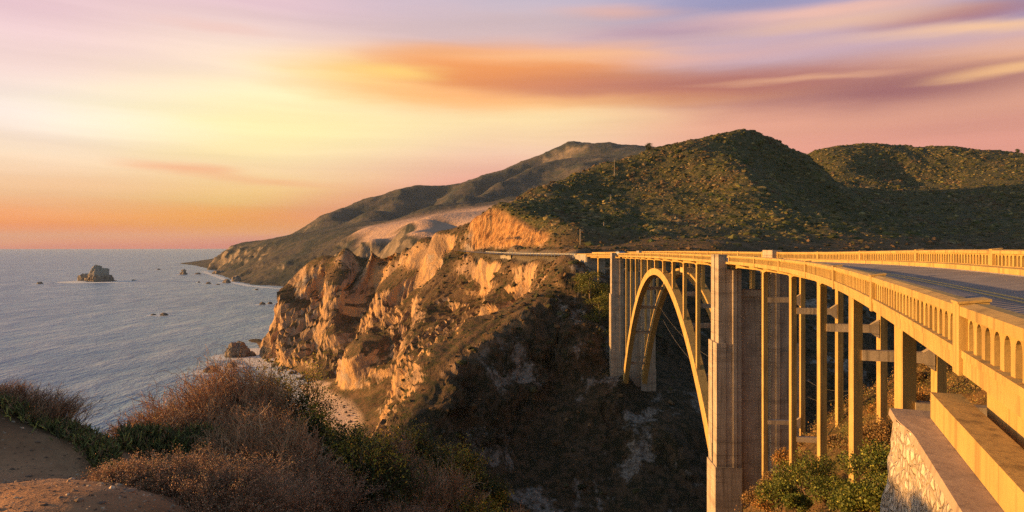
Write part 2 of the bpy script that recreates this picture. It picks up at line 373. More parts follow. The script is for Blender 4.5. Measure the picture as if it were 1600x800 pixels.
CARVE = [(-13, 16, [(592,408,508),(577,440,506),(557,480,493),(548,520,475),(532,570,438)]), (10, 11, [(520,412,526),(530,440,515),(535,480,497),(530,520,475)]),
 (7, 11, [(457,475,532),(472,500,520),(452,555,497)]), (-9, 9, [(440,505,538),(430,548,520)]), (11, 13, [(655,395,448),(640,430,462),(610,480,450),(590,530,425),(577,575,397)]),
 (-12, 13, [(690,400,420),(665,440,425),(650,490,405),(640,530,385),(612,585,352)]), (9, 12, [(718,405,402),(700,440,395),(685,490,370),(670,540,345),(642,588,320)]),
 (-8, 11, [(762,412,356),(745,450,345),(725,500,318),(700,545,300),(655,598,272)]), (-6, 9, [(832,412,286),(815,450,280),(780,495,265),(722,558,242)]), (6, 9, [(800,410,311),(785,440,305),(770,480,290)]),
 (7, 13, [(545,560,436),(535,580,428)]), (-8, 9, [(500,430,520),(500,480,505),(492,540,480)])]
def north_mesh():
    pxs = np.r_[np.arange(330, 1700, 2.3), np.arange(1700, 2500, 8.)]; Ds = np.exp(np.arange(math.log(92), math.log(1010), .0042))
    PX, DD = np.meshgrid(pxs, Ds); X = (PX-800)/F*DD; Y = DD
    Z = rbfN(X, Y)
    V = np.stack([X, Y, Z], -1).reshape(-1, 3); nr, nc = X.shape
    n = grid_normals(V, nr, nc); steep = 1-n[:, 2]
    px = PX.ravel(); D = DD.ravel()
    hill = smoothstep(84, 96, V[:, 2])*smoothstep(250, 300, D)*smoothstep(735, 800, px)
    cut = np.zeros(len(V))
    ct = np.array([(742,391,392),(770,392,372),(800,393,350),(840,393,318),(880,392,292),(915,390,276)], float)
    d0 = np.interp(px, ct[:, 0], ct[:, 2]); cut = smoothstep(2, 7, D-d0+4)*(1-smoothstep(26, 40, D-d0))*smoothstep(735, 745, px)*(1-smoothstep(884, 900, px))*smoothstep(.18, .32, steep)
    beach = (V[:, 2] < 3.2)*smoothstep(.10, .03, steep)*(1-smoothstep(.8, 3.0, V[:, 2]))*(px > 425)*(px < 640)*(D < 470)*(D > 215)
    rocky = smoothstep(.10, .35, steep)*(1-hill)
    road = np.clip(1-smoothstep(5, 9, np.abs(D-road_center(px))), 0, 1)*(px > 730)*(px < 925)
    flat = (px > 415)*(px < 620)*(D < 480)*(D > 225)*(1-smoothstep(2.5, 7, V[:, 2]))
    amp = (.25+.75*rocky)*(1-.97*flat)*(1-.9*road)
    Q = V.copy(); Q[:, 2] *= .5
    wrp = np.stack([fbm(V/33+9.1, 3, 61), fbm(V/33+4.7, 3, 62), fbm(V/33, 3, 63)], -1)
    Qw = Q+wrp*16
    # ribs and gullies running down the faces, crags and ledges
    d = 14.0*fbm(Qw/72, 3, 3, ridged=True)+5.2*fbm((Qw+wrp*8)/23, 3, 11, ridged=True)
    Q2 = V+wrp*5
    d2 = 2.5*fbm(Q2/9.0, 3, 23, ridged=True)+1.5*np.abs(fbm(Q2/4.2, 2, 31))-.3+.7*fbm(V/2.3, 2, 37)
    fm = .35+.9*smoothstep(-.25, .35, fbm(V/40, 2, 88)); fc = .95*fm*(2.0*facets((V+wrp*14)/np.array([12, 10, 26.]), 5)+1.15*facets((V+wrp*8)/np.array([5., 4.5, 11.]), 25)+.55*facets((V+wrp*4)/np.array([2.2, 2.2, 4.]), 45))
    low = smoothstep(0, 14, V[:, 2])*.7+.3
    A1 = np.where(hill > .5, .33, 1.0)*low
    topf = 1-.72*smoothstep(50, 74, V[:, 2])*(1-hill)
    disp = amp*topf*(A1*(d-2.0)*.62+(1-.7*hill)*(d2*.7+fc*(1-hill)*rocky))
    cap_ = .7+14*(1-smoothstep(52, 74, V[:, 2]))+14*smoothstep(680, 735, px); disp = np.where(px < 735, np.minimum(disp, cap_), disp)
    for am, wd, ln in CARVE:
        pl = np.array(poly([P3(*q) for q in ln], 4)); m = (px < 900) & (D > 215) & (D < 600); d2_ = np.full(m.sum(), 1e9); Vm = V[m]
        for q in pl: d2_ = np.minimum(d2_, ((Vm+wrp[m]*7-q)**2).sum(1))
        disp[m] += am*np.exp(-d2_/(wd*wd))*(1-.8*flat[m])*(1-smoothstep(68, 80, V[m][:, 2])*smoothstep(690, 725, px[m]))
    disp = np.where((px < 735), np.minimum(disp, cap_), disp)
    # scrub relief of the hills
    P2 = V.copy(); P2[:, 2] *= .5
    disp += hill*(.9*fbm(P2/6., 3, 77)+3.2*fbm(P2/45., 3, 78, ridged=True)*(1-cut)-.8)+cut*(1.1*fbm(P2/np.array([4., 4., 14.]), 3, 91, ridged=True))
    sea = smoothstep(-6, 0, V[:, 2])
    n = n.copy(); n[:, 2] *= 1-.95*smoothstep(42, 62, V[:, 2])*(1-smoothstep(620, 740, px))
    V2 = V+n*(disp*sea)[:, None]
    ct2 = crest_px; dk = smoothstep(-3, 4, np.interp(px, ct2[:, 0], ct2[:, 1])-D)*(px > 430)*(1-smoothstep(82, 88, V[:, 2]))  # canyon side of the crest, where shade is painted into the cover colour
    return V2, grid_faces(nr, nc), cut, beach, hill, road, dk
def mat_land():
    m, t, b = newmat('cliff_rock_and_scrub'); b.inputs['Roughness'].default_value = .92; b.inputs['Specular IOR Level'].default_value = .15
    p = wpos(t); g = nd(t, 'ShaderNodeNewGeometry'); nz = nd(t, 'ShaderNodeSeparateXYZ', {0: g.outputs['True Normal']}).outputs[2]
    a = lambda k: nd(t, 'ShaderNodeAttribute', attribute_name=k).outputs['Fac']
    pst = nd(t, 'ShaderNodeMapping', {'Vector': p, 'Scale': (1, 1, .45), 'Rotation': (.5, .3, 0)}).outputs[0]
    n1 = noise(t, pst, .028, 6., .6); n2 = noise(t, pst, .16, 7., .65); n3 = noise(t, p, .9, 5., .7)
    rock = mixc(t, mrange(t, n1, .42, .58), (.37, .24, .155), (.47, .28, .135))
    rock = mixc(t, mrange(t, n2, .46, .60), rock, (.24, .16, .11))
    rock = mixc(t, mrange(t, n3, .56, .70, 0., .6), rock, (.48, .375, .27))
    rock = mixc(t, mrange(t, noise(t, p, .03, 5., .7), .56, .64, 0., .85), rock, (.30, .265, .24))
    scr = mixc(t, mrange(t, noise(t, p, .45, 5., .7), .42, .58), (.060, .055, .025), (.125, .075, .042))
    scr = mixc(t, mrange(t, noise(t, p, .07, 4.), .45, .62), scr, (.16, .10, .055))
    hz = mrange(t, nd(t, 'ShaderNodeSeparateXYZ', {0: p}).outputs[2], 54., 84., 0., .10)
    vegm = mrange(t, mt(t, 'ADD', hz, mt(t, 'MULTIPLY_ADD', noise(t, p, .075, 7., .75), 1.15, nz)), 1.07, 1.24)
    col = mixc(t, vegm, rock, scr)
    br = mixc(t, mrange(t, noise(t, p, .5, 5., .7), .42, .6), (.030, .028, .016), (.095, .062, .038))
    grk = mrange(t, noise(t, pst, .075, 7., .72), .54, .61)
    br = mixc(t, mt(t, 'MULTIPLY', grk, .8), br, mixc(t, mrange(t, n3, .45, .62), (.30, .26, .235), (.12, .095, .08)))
    col = mixc(t, a('shaded_brush'), col, br)  # brush and rock tones, darkened to paint in the slope's shade
    hillc = mixc(t, mrange(t, noise(t, p, .30, 5., .75), .40, .60), (.040, .050, .020), (.10, .080, .042))
    hillc = mixc(t, mrange(t, noise(t, p, .035, 4., .6), .5, .68, 0., .6), hillc, (.12, .105, .045))
    col = mixc(t, a('hill'), col, hillc)
    pc = nd(t, 'ShaderNodeMapping', {'Vector': p, 'Scale': (1, 1, .25)}).outputs[0]
    cutc = mixc(t, mrange(t, noise(t, pc, .5, 5., .7), .42, .6), (.46, .25, .10), (.30, .14, .055))
    col = mixc(t, a('cut'), col, cutc)
    col = mixc(t, a('beach'), col, mixc(t, mrange(t, noise(t, p, .15, 4.), .4, .6), (.72, .54, .41), (.64, .47, .35)))
    col = mixc(t, a('road'), col, (.13, .11, .095))
    t.links.new(col, b.inputs['Base Color'])
    hh = mt(t, 'MULTIPLY_ADD', noise(t, p, .35, 6., .7), 1.0, mt(t, 'MULTIPLY', noise(t, p, 1.6, 4., .7), .4))
    bump(t, b, hh, .9, 1.1)
    return m
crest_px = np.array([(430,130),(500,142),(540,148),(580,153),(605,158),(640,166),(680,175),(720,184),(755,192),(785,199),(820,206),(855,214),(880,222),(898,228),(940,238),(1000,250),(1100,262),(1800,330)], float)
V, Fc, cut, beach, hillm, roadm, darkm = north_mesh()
M['land'] = mat_land()
o = mesh_obj('terrain', V, Fc, M['land'], smooth=False, attrs=dict(cut=cut, beach=beach, hill=hillm*(1-cut), road=roadm, shaded_brush=darkm)); tag(o, kind='structure')
NV = V; NHILL = hillm; NCUT = cut; NBEACH = beach; NROAD = roadm

# ---- distant coast: terrace, headland cliffs and mountains
FB = []
ftoe = [S0(300,414),S0(326,419.5),S0(340,428),S0(365,437),S0(385,443),S0(410,446),S0(440,447.5),S0(470,449),S0(540,450),S0(620,452)]
FB += poly(ftoe, 90)+[(p[0]-60, p[1]-110, -14) for p in poly(ftoe, 160)]
FB += [PZ(px_, D_, -25) for px_ in (200,300,400,500,600) for D_ in (470,700,950,1200) if not (px_ == 600 and D_ > 900)]
FB += poly([PZ(200,3600,-30),PZ(300,4200,-20),PZ(400,5200,20)], 300)
FB += poly([P3(331,405,2750),P3(345,399,2650),P3(375,392,2500),P3(400,388,2350),P3(425,379,2250),P3(450,374,2200),P3(480,371,2100),P3(520,366,1950),P3(560,362,1800),P3(600,358,1650)], 90)
FB += [P3(370,415,2250),P3(400,415,1850),P3(430,412,1800),P3(420,430,1650),P3(460,405,1700),P3(470,425,1600),P3(500,390,1750),P3(500,410,1600),P3(540,385,1650),P3(560,400,1450),P3(540,420,1420),
       P3(590,375,1500),P3(600,390,1250),P3(560,380,1600)]
FB += poly([P3(570,425,1200),P3(600,420,1000),P3(620,410,850),P3(650,405,700),P3(690,398,600),P3(740,396,500)], 60)
FB += poly([P3(602,391,1120),P3(622,389,900),P3(660,389.5,740),P3(700,389,640),P3(745,390,520)], 50)
FB += [P3(640,372,1150),P3(680,374,950),P3(720,377,800),P3(700,358,1250),P3(650,352,1500),P3(740,360,1100),P3(745,345,1400),P3(780,335,1500),P3(830,320,1600),P3(800,380,700),P3(900,380,900),P3(1000,380,1000)]
FB += poly([P3(565,358,1750),P3(610,350,1750),P3(650,343,1750),P3(700,338,1750),P3(760,322,1900),P3(820,300,2050)], 80)
FB += poly([P3(655,338,2050),P3(690,328,2250),P3(730,314,2450),P3(765,298,2650),P3(800,284,2850),P3(840,264,3100),P3(870,244,3400),P3(890,233,3500)], 90)
FB += poly([P3(445,374,2700),P3(470,368,2900),P3(490,354,2950),P3(520,338,3000),P3(545,325,3100),P3(580,312,3200),P3(620,300,3300),P3(660,291,3400),P3(700,286,3450),P3(750,277,3500),P3(790,262,3550),P3(830,244,3600),P3(865,231,3650),P3(900,226,3650),P3(935,227,3600),P3(970,232,3500),P3(1010,229,3300),P3(1060,228,3200),P3(1150,250,3200)], 110)
FB += [P3(600,335,2500),P3(640,325,2750),P3(690,312,2900),P3(740,298,3050),P3(790,290,3050),P3(560,340,2500),P3(520,355,2450),P3(500,362,2400),P3(620,345,2100),P3(840,280,2900),P3(900,260,2900),P3(950,255,2800),P3(870,300,2300),P3(1000,260,2600)]
FB += poly([PZ(420,4200,40),PZ(560,4500,60),PZ(750,4600,200),PZ(900,4600,350),PZ(1100,4600,300)], 300)
rbfF = RBF(FB, 60.0)
pxs = np.arange(230, 1180, 2.0); Ds = np.exp(np.arange(math.log(470), math.log(4500), .0058))
PX, DD = np.meshgrid(pxs, Ds); X = (PX-800)/F*DD; Z = rbfF(X, DD)
V = np.stack([X, DD, Z], -1).reshape(-1, 3); n = grid_normals(V, *X.shape); steep = 1-n[:, 2]
Q = V.copy(); Q[:, 2] *= .4
mtn = smoothstep(120, 260, V[:, 2])
px = PX.ravel(); D = DD.ravel()
field = (1-smoothstep(.10, .20, steep))*smoothstep(62, 80, V[:, 2])*(1-smoothstep(190, 230, V[:, 2]))*(1-smoothstep(1750, 2050, D+60*fbm(V/200, 3, 3)))*smoothstep(545, 570, px+25*fbm(V/90, 3, 8))
clf = smoothstep(.05, .25, steep)*(1-mtn)*(1-.85*(px > 570)*(D < 1400))
disp = clf*(24*fbm(Q/85, 4, 5, ridged=True)+5*facets(V/30, 3)-9)+mtn*(52*fbm(Q/np.array([520, 520, 330.]), 4, 9, ridged=True)-20)+.8*(1-field)*fbm(V/14, 3, 44)*3
for am, wd, ln in [(-95, 150, [(650,332,2450),(720,305,2750),(790,275,3100),(850,247,3400)]), (-60, 110, [(560,345,2500),(610,320,2850),(660,300,3200),(700,292,3350)]), (55, 110, [(655,338,2050),(720,318,2400),(790,290,2800),(850,258,3200)]), (-45, 90, [(500,362,2450),(530,345,2800),(560,325,3050)]), (30, 80, [(540,352,2400),(585,330,2800),(630,305,3150)])]:
    pl = np.array(poly([P3(*q) for q in ln], 40)); d2_ = np.full(len(V), 1e12)
    for q in pl: d2_ = np.minimum(d2_, ((V-q)**2).sum(1))
    disp = disp+am*np.exp(-d2_/(wd*wd))*mtn
Vf = V+n*(disp*smoothstep(-8, 0, V[:, 2])*(1-.95*field))[:, None]
def mat_far():
    m, t, b = newmat('distant_coast'); b.inputs['Roughness'].default_value = .95; b.inputs['Specular IOR Level'].default_value = .1
    p = wpos(t); g = nd(t, 'ShaderNodeNewGeometry'); nz = nd(t, 'ShaderNodeSeparateXYZ', {0: g.outputs['Normal']}).outputs[2]
    a = lambda k: nd(t, 'ShaderNodeAttribute', attribute_name=k).outputs['Fac']
    sc = mixc(t, mrange(t, noise(t, p, .012, 6., .65), .42, .6), (.040, .046, .042), (.085, .072, .060))
    rock = mixc(t, mrange(t, noise(t, p, .02, 6., .7), .42, .6), (.22, .17, .13), (.12, .10, .085))
    col = mixc(t, mrange(t, nz, .62, .80), rock, sc)
    fl = mixc(t, mrange(t, noise(t, nd(t, 'ShaderNodeMapping', {'Vector': p, 'Scale': (1, .35, 1)}).outputs[0], .012, 5., .6), .42, .62), (.46, .31, .24), (.36, .235, .17))
    col = mixc(t, a('field'), col, fl)
    t.links.new(col, b.inputs['Base Color']); bump(t, b, noise(t, p, .05, 5., .7), .8, 6.)
    return m
_F = grid_faces(*X.shape); _F = _F[~((px[_F[:, 0]] > 785) & (D[_F[:, 0]] < 1150))]
o = mesh_obj('distant_coast', Vf, _F, mat_far(), smooth=True, attrs=dict(field=field)); tag(o, kind='structure')

# ---- sea
def mat_sea():
    m, t, b = newmat('sea_water'); p = wpos(t)
    st = nd(t, 'ShaderNodeMapping', {'Vector': p, 'Rotation': (0, 0, R(28)), 'Scale': (1., .38, 1.)}).outputs[0]
    big = noise(t, st, .0045, 5., .6); mid = noise(t, st, .03, 6., .65); sm = noise(t, st, .16, 5., .65)
    col = mixc(t, mrange(t, big, .38, .62), (.09, .205, .385), (.15, .28, .45))
    col = mixc(t, mrange(t, mid, .42, .66, 0., .75), col, (.30, .39, .52))
    foam = mt(t, 'MULTIPLY', mrange(t, noise(t, p, .02, 7., .75), .60, .72), mrange(t, big, .5, .66))
    col = mixc(t, mt(t, 'MULTIPLY', foam, .55), col, (.55, .56, .58))
    t.links.new(col, b.inputs['Base Color']); b.inputs['Roughness'].default_value = .32; b.inputs['IOR'].default_value = 1.33
    b.inputs['Specular IOR Level'].default_value = .13
    h = mt(t, 'MULTIPLY_ADD', mid, 9., mt(t, 'MULTIPLY_ADD', sm, 1.6, mt(t, 'MULTIPLY', noise(t, st, .7, 4., .6), .35)))
    bump(t, b, h, .8, 1.0)
    return m
ang = np.linspace(-math.pi, math.pi, 181)[:-1]; rr = np.r_[0.5, np.exp(np.linspace(math.log(60), math.log(36000), 64))]
A_, R_ = np.meshgrid(ang, rr); i = np.arange(len(rr)*180).reshape(len(rr), 180)
Vs = np.stack([R_*np.sin(A_), R_*np.cos(A_), 0*A_], -1).reshape(-1, 3)
Fs = np.stack([i[:-1], np.roll(i[:-1], -1, 1), np.roll(i[1:], -1, 1), i[1:]], -1).reshape(-1, 4)
M['sea'] = mat_sea(); tag(mesh_obj('sea', Vs, Fs, M['sea']), kind='structure')

# ---- near ground (the bluff the picture was taken from and the slope under the bridge)
GA = [(0,0,84.4),(0,-4,84.6),(-5,-3,84.6),(4,-3,84.8),(-3,2,84.35),(0,3,84.25),(2,2,84.3),(-12,-10,84.6),(0,-20,85),(20,-20,86),(40,-25,88),(-40,-25,80),(-30,-8,80)]
GA += poly([P3(-400,800,4.6),P3(-150,775,5.0),P3(0,766,5.2),P3(100,757,5.3),P3(165,757,5.3),P3(230,790,5.2)], .7)
GA += [P3(0,800,4.6),P3(120,800,4.6),P3(300,830,5.2),P3(450,880,6),P3(600,900,6.5)]
GA += [P3(0,752,6.6),P3(80,752,6.7),P3(140,752,6.9),P3(0,710,7.8),P3(90,716,7.9),P3(-200,700,7.5)]
GA += poly([P3(-300,640,9.5),P3(-100,655,9.4),P3(0,668,9.2),P3(60,676,9.0),P3(110,700,8.6),P3(150,730,8.0),P3(180,758,7.6)], .7)
GA += poly([PZ(-300,12,80),PZ(-50,11.5,81),PZ(80,11.5,81),PZ(170,11,81.2),PZ(250,12.5,81.6),PZ(330,14.5,81.2),PZ(420,15.5,80.8),PZ(520,15,79.6),PZ(640,14.5,79),PZ(760,14.5,78.4),PZ(900,15,77.5)], 1.2)
GA += [P3(200,752,7.8),P3(250,735,8.6),P3(300,726,9.4),P3(360,722,10.6),P3(420,726,11.2),P3(480,742,11.4),P3(560,760,11.6),P3(640,778,11.8),P3(720,800,12.0),P3(800,840,12),
       P3(300,790,6.6),P3(420,800,8),P3(540,815,9),P3(660,850,10),P3(900,900,11),P3(1050,900,12),P3(1200,900,12)]
GA += poly([PZ(-300,20,66),PZ(100,19,68),PZ(300,22,70),PZ(500,23,70),PZ(700,22,71),PZ(900,23,69),PZ(1050,26,66),PZ(1100,38,63)], 3)
GA += poly([PZ(-300,45,25),PZ(100,45,28),PZ(400,50,34),PZ(650,50,40),PZ(850,55,42),PZ(1000,60,45),PZ(1080,75,43),PZ(1200,92,44),PZ(1350,95,52),PZ(1500,90,60)], 6)
GA += poly([PZ(-300,90,-12),PZ(200,90,-8),PZ(500,100,0),PZ(700,105,8),PZ(900,105,16),PZ(1050,112,22),PZ(1200,125,30),PZ(1400,135,40),PZ(1700,140,52)], 10)
GA += poly([PZ(-300,150,-25),PZ(300,160,-20),PZ(600,160,-8),PZ(1000,170,-10),PZ(1400,170,10),PZ(1700,180,30)], 20)
GA += poly([P3(1150,806,76),P3(1200,757,74),P3(1240,722,75),P3(1270,690,76),P3(1320,650,74),P3(1370,615,68),P3(1430,590,60),P3(1500,540,55),P3(1600,500,50),P3(1750,470,48)], 4)
GA += [P3(1170,830,64),P3(1190,775,68),P3(1238,758,56.5),P3(1230,790,52),P3(1285,714,47),P3(1290,760,42),P3(1310,664,56),P3(1373,664,46),P3(1340,780,33.5),P3(1330,850,28),P3(1400,800,27),P3(1400,700,36),P3(1440,650,40),
       P3(1400,900,18),P3(1350,1000,18),P3(1400,1000,13),P3(1250,950,22),P3(1500,800,20),P3(1560,650,28),P3(1700,600,30),P3(1600,900,12),
       P3(1390,950,10.5),P3(1450,1050,7.5),P3(1300,1000,10),P3(1200,1000,9),P3(1500,1200,5.5),P3(1560,1200,8)]
rbfA = RBF(GA, 1.2, 1e-2)
def near_h(x, y):
    x = np.asarray(x, float); y = np.asarray(y, float); z = rbfA(x, y); D = np.hypot(x, y+.5); fac = np.clip(D/30, .02, 1)
    P = np.stack([x, y, z*.6], -1)
    return z+(.035*fbm(P/.5, 3, 2)+.09*fbm(P/1.7, 2, 4))*np.clip(D/6, .5, 1)*(1-fac)+fac*(.55*fbm(P/5, 4, 6, ridged=True)+1.0*fbm(P/16, 2, 8, ridged=True)-.5)
ang = np.radians(np.arange(-100, 100.1, .28)); rr = np.exp(np.arange(math.log(1.0), math.log(150), .0125))
A_, R_ = np.meshgrid(ang, rr); X = R_*np.sin(A_); Y = R_*np.cos(A_)-.5; Z = near_h(X, Y)
V = np.stack([X, Y, Z], -1).reshape(-1, 3); n = grid_normals(V, *X.shape); D = R_.ravel()
fac = np.clip(D/30, .02, 1)
sandm = (1-smoothstep(9.5, 11.5, D))*(1-smoothstep(-3.2, -2.2, V[:, 0]))
sandm = np.maximum(sandm, (D < 4.6)*1.0)
def mat_near():
    m, t, b = newmat('bluff_soil'); b.inputs['Roughness'].default_value = .95; b.inputs['Specular IOR Level'].default_value = .1
    p = wpos(t); a = nd(t, 'ShaderNodeAttribute', attribute_name='sand').outputs['Fac']
    sand = mixc(t, mrange(t, noise(t, p, 1.6, 6., .65), .38, .62), (.42, .23, .13), (.32, .17, .095))
    sand = mixc(t, mrange(t, noise(t, p, 40., 4., .7), .55, .7, 0., .5), sand, (.42, .27, .18))
    sand = mixc(t, mrange(t, noise(t, p, 9., 5., .7), .60, .72, 0., .6), sand, (.16, .09, .055))
    soil = mixc(t, mrange(t, noise(t, p, .5, 7., .7), .42, .58), (.055, .038, .022), (.13, .075, .035))
    soil = mixc(t, mrange(t, noise(t, p, .15, 5., .7), .5, .65), soil, (.09, .085, .03))
    t.links.new(mixc(t, a, soil, sand), b.inputs['Base Color'])
    h = mt(t, 'MULTIPLY_ADD', noise(t, p, 3., 6., .7), .08, mt(t, 'MULTIPLY', noise(t, p, 55., 3., .7), .008))
    bump(t, b, h, .9, 1.)
    return m
o = mesh_obj('ground', V, grid_faces(*X.shape), mat_near(), smooth=True, attrs=dict(sand=sandm)); tag(o, kind='structure')
# grit and small stones on the bare soil
n_ = 3600; px_ = rng.uniform(-250, 330, n_); D_ = rng.uniform(4.2, 9.0, n_); x_ = (px_-800)/F*D_; z_ = near_h(x_, D_)
GRIT = (np.stack([x_, D_, z_], -1), np.exp(rng.normal(-4.9, .55, n_)))
#__BRIDGE__
# ================================================================== the bridge
# plan: straight over the canyon, curving towards the camera; s = metres along the deck from the near pier, lateral 0 = face of the columns
_th0 = .0418
def _track():
    ds = .25; x, z, t, s = 26.02, 79.95, _th0, 0.; rows = [(s, x, z, t)]
    while s > -120:
        k = .0081-.0073*min(1, -s/80.)
        x -= math.sin(t)*ds; z -= math.cos(t)*ds; t += k*ds; s -= ds; rows.append((s, x, z, t))
    rows = rows[::-1]; x, z, t, s = 26.02, 79.95, _th0, 0.
    while s < 190:
        k = 0 if s < 109 else (-.0125 if s < 128 else 0.)
        x += math.sin(t)*ds; z += math.cos(t)*ds; t += k*ds; s += ds; rows.append((s, x, z, t))
    return np.array(rows)
TR = _track()
def trk(s, lat):
    s = np.asarray(s, float)
    x, y, t = (np.interp(s, TR[:, 0], TR[:, i]) for i in (1, 2, 3))
    return x+lat*np.cos(t), y-lat*np.sin(t)
def interp(s, tab): a = np.array(tab); return np.interp(s, a[:, 0], a[:, 1])
TL = [(-120,.70),(-85,.80),(-70,.83),(-40,.92),(-20,.97),(0,.98),(20,1.0),(50,1.1),(80,1.38),(110,1.69),(150,2.2),(190,2.7)]
TRr = [(-120,.0),(-70,.06),(-45,.10),(-35,.19),(-15,.45),(0,.58),(30,.68),(60,.78),(110,1.18),(150,1.7),(190,2.2)]
LATL = -1.12
def latR(s): return interp(s, [(-40, 5.45), (-12, 5.15), (0, 5.1), (12, 5.3), (30, 5.6)])
def capz(s, lat):
    l = -interp(s, TL); r = -interp(s, TRr); f = (np.asarray(lat, float)-LATL)/(latR(s)-LATL)
    return EYE+l+(r-l)*f
def B(s, lat, dz):
    """point on the bridge: dz below (negative) the line of the rail tops"""
    x, y = trk(s, lat); return np.stack(np.broadcast_arrays(x, y, capz(s, lat)+dz), -1)
def BZ(s, lat, z):
    x, y = trk(s, lat); return np.stack(np.broadcast_arrays(x, y, np.asarray(z, float)), -1)
def sweep(mb, s0, s1, section, step=1.5, absz=False, caps=True):
    """section: closed list of (lat, dz); lat may be a function of s"""
    n = max(2, int(abs(s1-s0)/step)+1); S = np.linspace(s0, s1, n); k = len(section); V = []
    for s in S:
        for lt, dz in section:
            l = lt(s) if callable(lt) else lt; d = dz(s) if callable(dz) else dz
            V.append(BZ(s, l, d) if absz else B(s, l, d))
    i = np.arange(n*k).reshape(n, k); a = i[:-1]; b = np.roll(a, -1, 1); c = i[1:]; d = np.roll(c, -1, 1)
    mb.add(V, np.stack([a, b, d, c], -1).reshape(-1, 4))
    if caps and k == 4:
        mb.add([V[j] for j in range(4)]+[V[-4+j] for j in range(4)], [(0, 3, 2, 1), (4, 5, 6, 7)])
    elif caps:
        for base in (V[:k], V[-k:]):
            c0 = np.mean(base, axis=0); mb.add(list(base)+[c0], T=[(j, (j+1) % k, k) for j in range(k)])
def bbox(mb, s0, s1, l0, l1, z0, z1, step=40):
    sweep(mb, s0, s1, [(l0, z0), (l1, z0), (l1, z1), (l0, z1)], step, absz=True)
def bboxd(mb, s0, s1, l0, l1, d0, d1, step=3):
    sweep(mb, s0, s1, [(l0, d0), (l1, d0), (l1, d1), (l0, d1)], step)
bridge = empty('arch_bridge', (26, 80, EYE-2), 'long pale concrete arch bridge curving over the dark canyon', 'bridge')
SB0, SB1 = -84.5, 146.0
# deck slab
SLAB = [(LATL, -.98), (latR, -.98), (latR, -.745), (lambda s: latR(s)-.36, -.745), (lambda s: latR(s)-.36, -.905), (LATL+.29, -.905), (LATL+.29, -.745), (LATL, -.745)]
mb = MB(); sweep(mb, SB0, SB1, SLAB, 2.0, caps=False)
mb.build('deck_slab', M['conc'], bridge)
# edge girders, deeper where they meet the columns
near_cols = [-11.9*k for k in (1, 2, 3, 4, 5, 6)]
arch_cols = [9.17*k+1.5 for k in range(1, 12)]
far_cols = [124., 137.5]
supports = sorted(near_cols+[-85, 0.0, 111.5, SB1]+arch_cols+far_cols)
def gird(s):
    d = min(abs(s-q) for q in supports); return -1.50-.30*max(0, 1-d/1.6)**2
for l0 in (0.03, 3.6):
    for a, b in ((SB0, 0.1), (3.3, 110.2), (113.5, SB1-.5)):
        wide = 1.25 if (a > 2 and a < 100) else 0.0
        off = l0 if l0 < 1 else l0+wide
        mb = MB(); sweep(mb, a, b, [(off, gird), (off+.42, gird), (off+.42, -.981), (off, -.981)], .4)
        mb.build('girder', M['conc'], bridge)
# cantilever brackets under the slab edge, at every column and half way
mbk = []
for s in supports+[q+6 for q in near_cols]:
    if s > 0.5 and s < 3.4 or s < SB0+.5 or s > SB1-1: continue
    mb = MB(); V = []
    for ds_ in (-.16, .16):
        V += [B(s+ds_, LATL+.10, -1.02), B(s+ds_, .05, -1.42), B(s+ds_, .05, -.983), B(s+ds_, LATL+.10, -.983)]
    mb.add(V, [(0,1,2,3),(7,6,5,4),(0,4,5,1),(1,5,6,2),(2,6,7,3),(3,7,4,0)])
    mb.build('bracket', M['conc'], bridge)
# ---- balustrades: posts, and panels with arched openings
def panel(s0, s1, side, parent, fine):
    lf = (lambda s: LATL) if side == 0 else (lambda s: latR(s)-.34)
    th = .15; Lg = abs(s1-s0); n = max(2, int(round(Lg/.43))); p = (s1-s0)/n
    mb = MB()
    # cap and sill
    o0 = lf((s0+s1)/2)
    cw = .34; cap = [(lambda s: lf(s)-.04, -.145), (lambda s: lf(s)-.04+cw, -.145), (lambda s: lf(s)-.04+cw, -.012), (lambda s: lf(s)+cw/2-.04, .012), (lambda s: lf(s)-.04, -.012)]
    sweep(mb, s0, s1, cap, 2.0)
    sil = [(lambda s: lf(s)-.02, -.744), (lambda s: lf(s)+.30, -.744), (lambda s: lf(s)+.30, -.66), (lambda s: lf(s)-.02, -.64)]
    sweep(mb, s0, s1, sil, 2.0)
    t0, t1 = -.66, -.146; ow = .265; k = 6 if fine else 4
    # ring of the opening and ring of the cell, matched
    ap = abs(p)
    ring_i = [(-ow/2, t0), (-ow/2, t1-.19)]+[(-ow/2*math.cos(a), t1-.19+.13*math.sin(a)) for a in np.linspace(0, math.pi, k+1)[1:-1]]+[(ow/2, t1-.19), (ow/2, t0)]
    m = len(ring_i)
    us = np.linspace(-ap/2, ap/2, m-2)
    ring_o = [(-ap/2, t0)]+[(u, t1) for u in us]+[(ap/2, t0)]
    for c in range(n):
        sc = s0+p*(c+.5); V = []
        for w in (.06, .06+th):
            for u, v in ring_i+ring_o:
                s = sc+u; V.append(B(s, lf(s)+w, v))
        m2 = 2*m; Q = []
        for j in range(m-1):
            Q.append((j, j+1, m+j+1, m+j)); Q.append((m2+j, m2+m+j, m2+m+j+1, m2+j+1)); Q.append((j, m2+j, m2+j+1, j+1))
        mb.add(V, Q)
    return mb.build('balustrade_panel', M['conc'], parent)
def post(s, side, parent, big=1.):
    l0 = LATL-.05 if side == 0 else latR(s)-.38
    h = .18*big; mb = MB()
    bboxd(mb, s-h, s+h, l0, l0+.37, -1.0, .02); bboxd(mb, s-h-.02, s+h+.02, l0-.02, l0+.39, .02, .055)
    mb.build('balustrade_post', M['conc'], parent)
near_posts = [-84.6, -73.3, -62.5, -50.8, -38.2, -25.2, -13.3, -2.0]
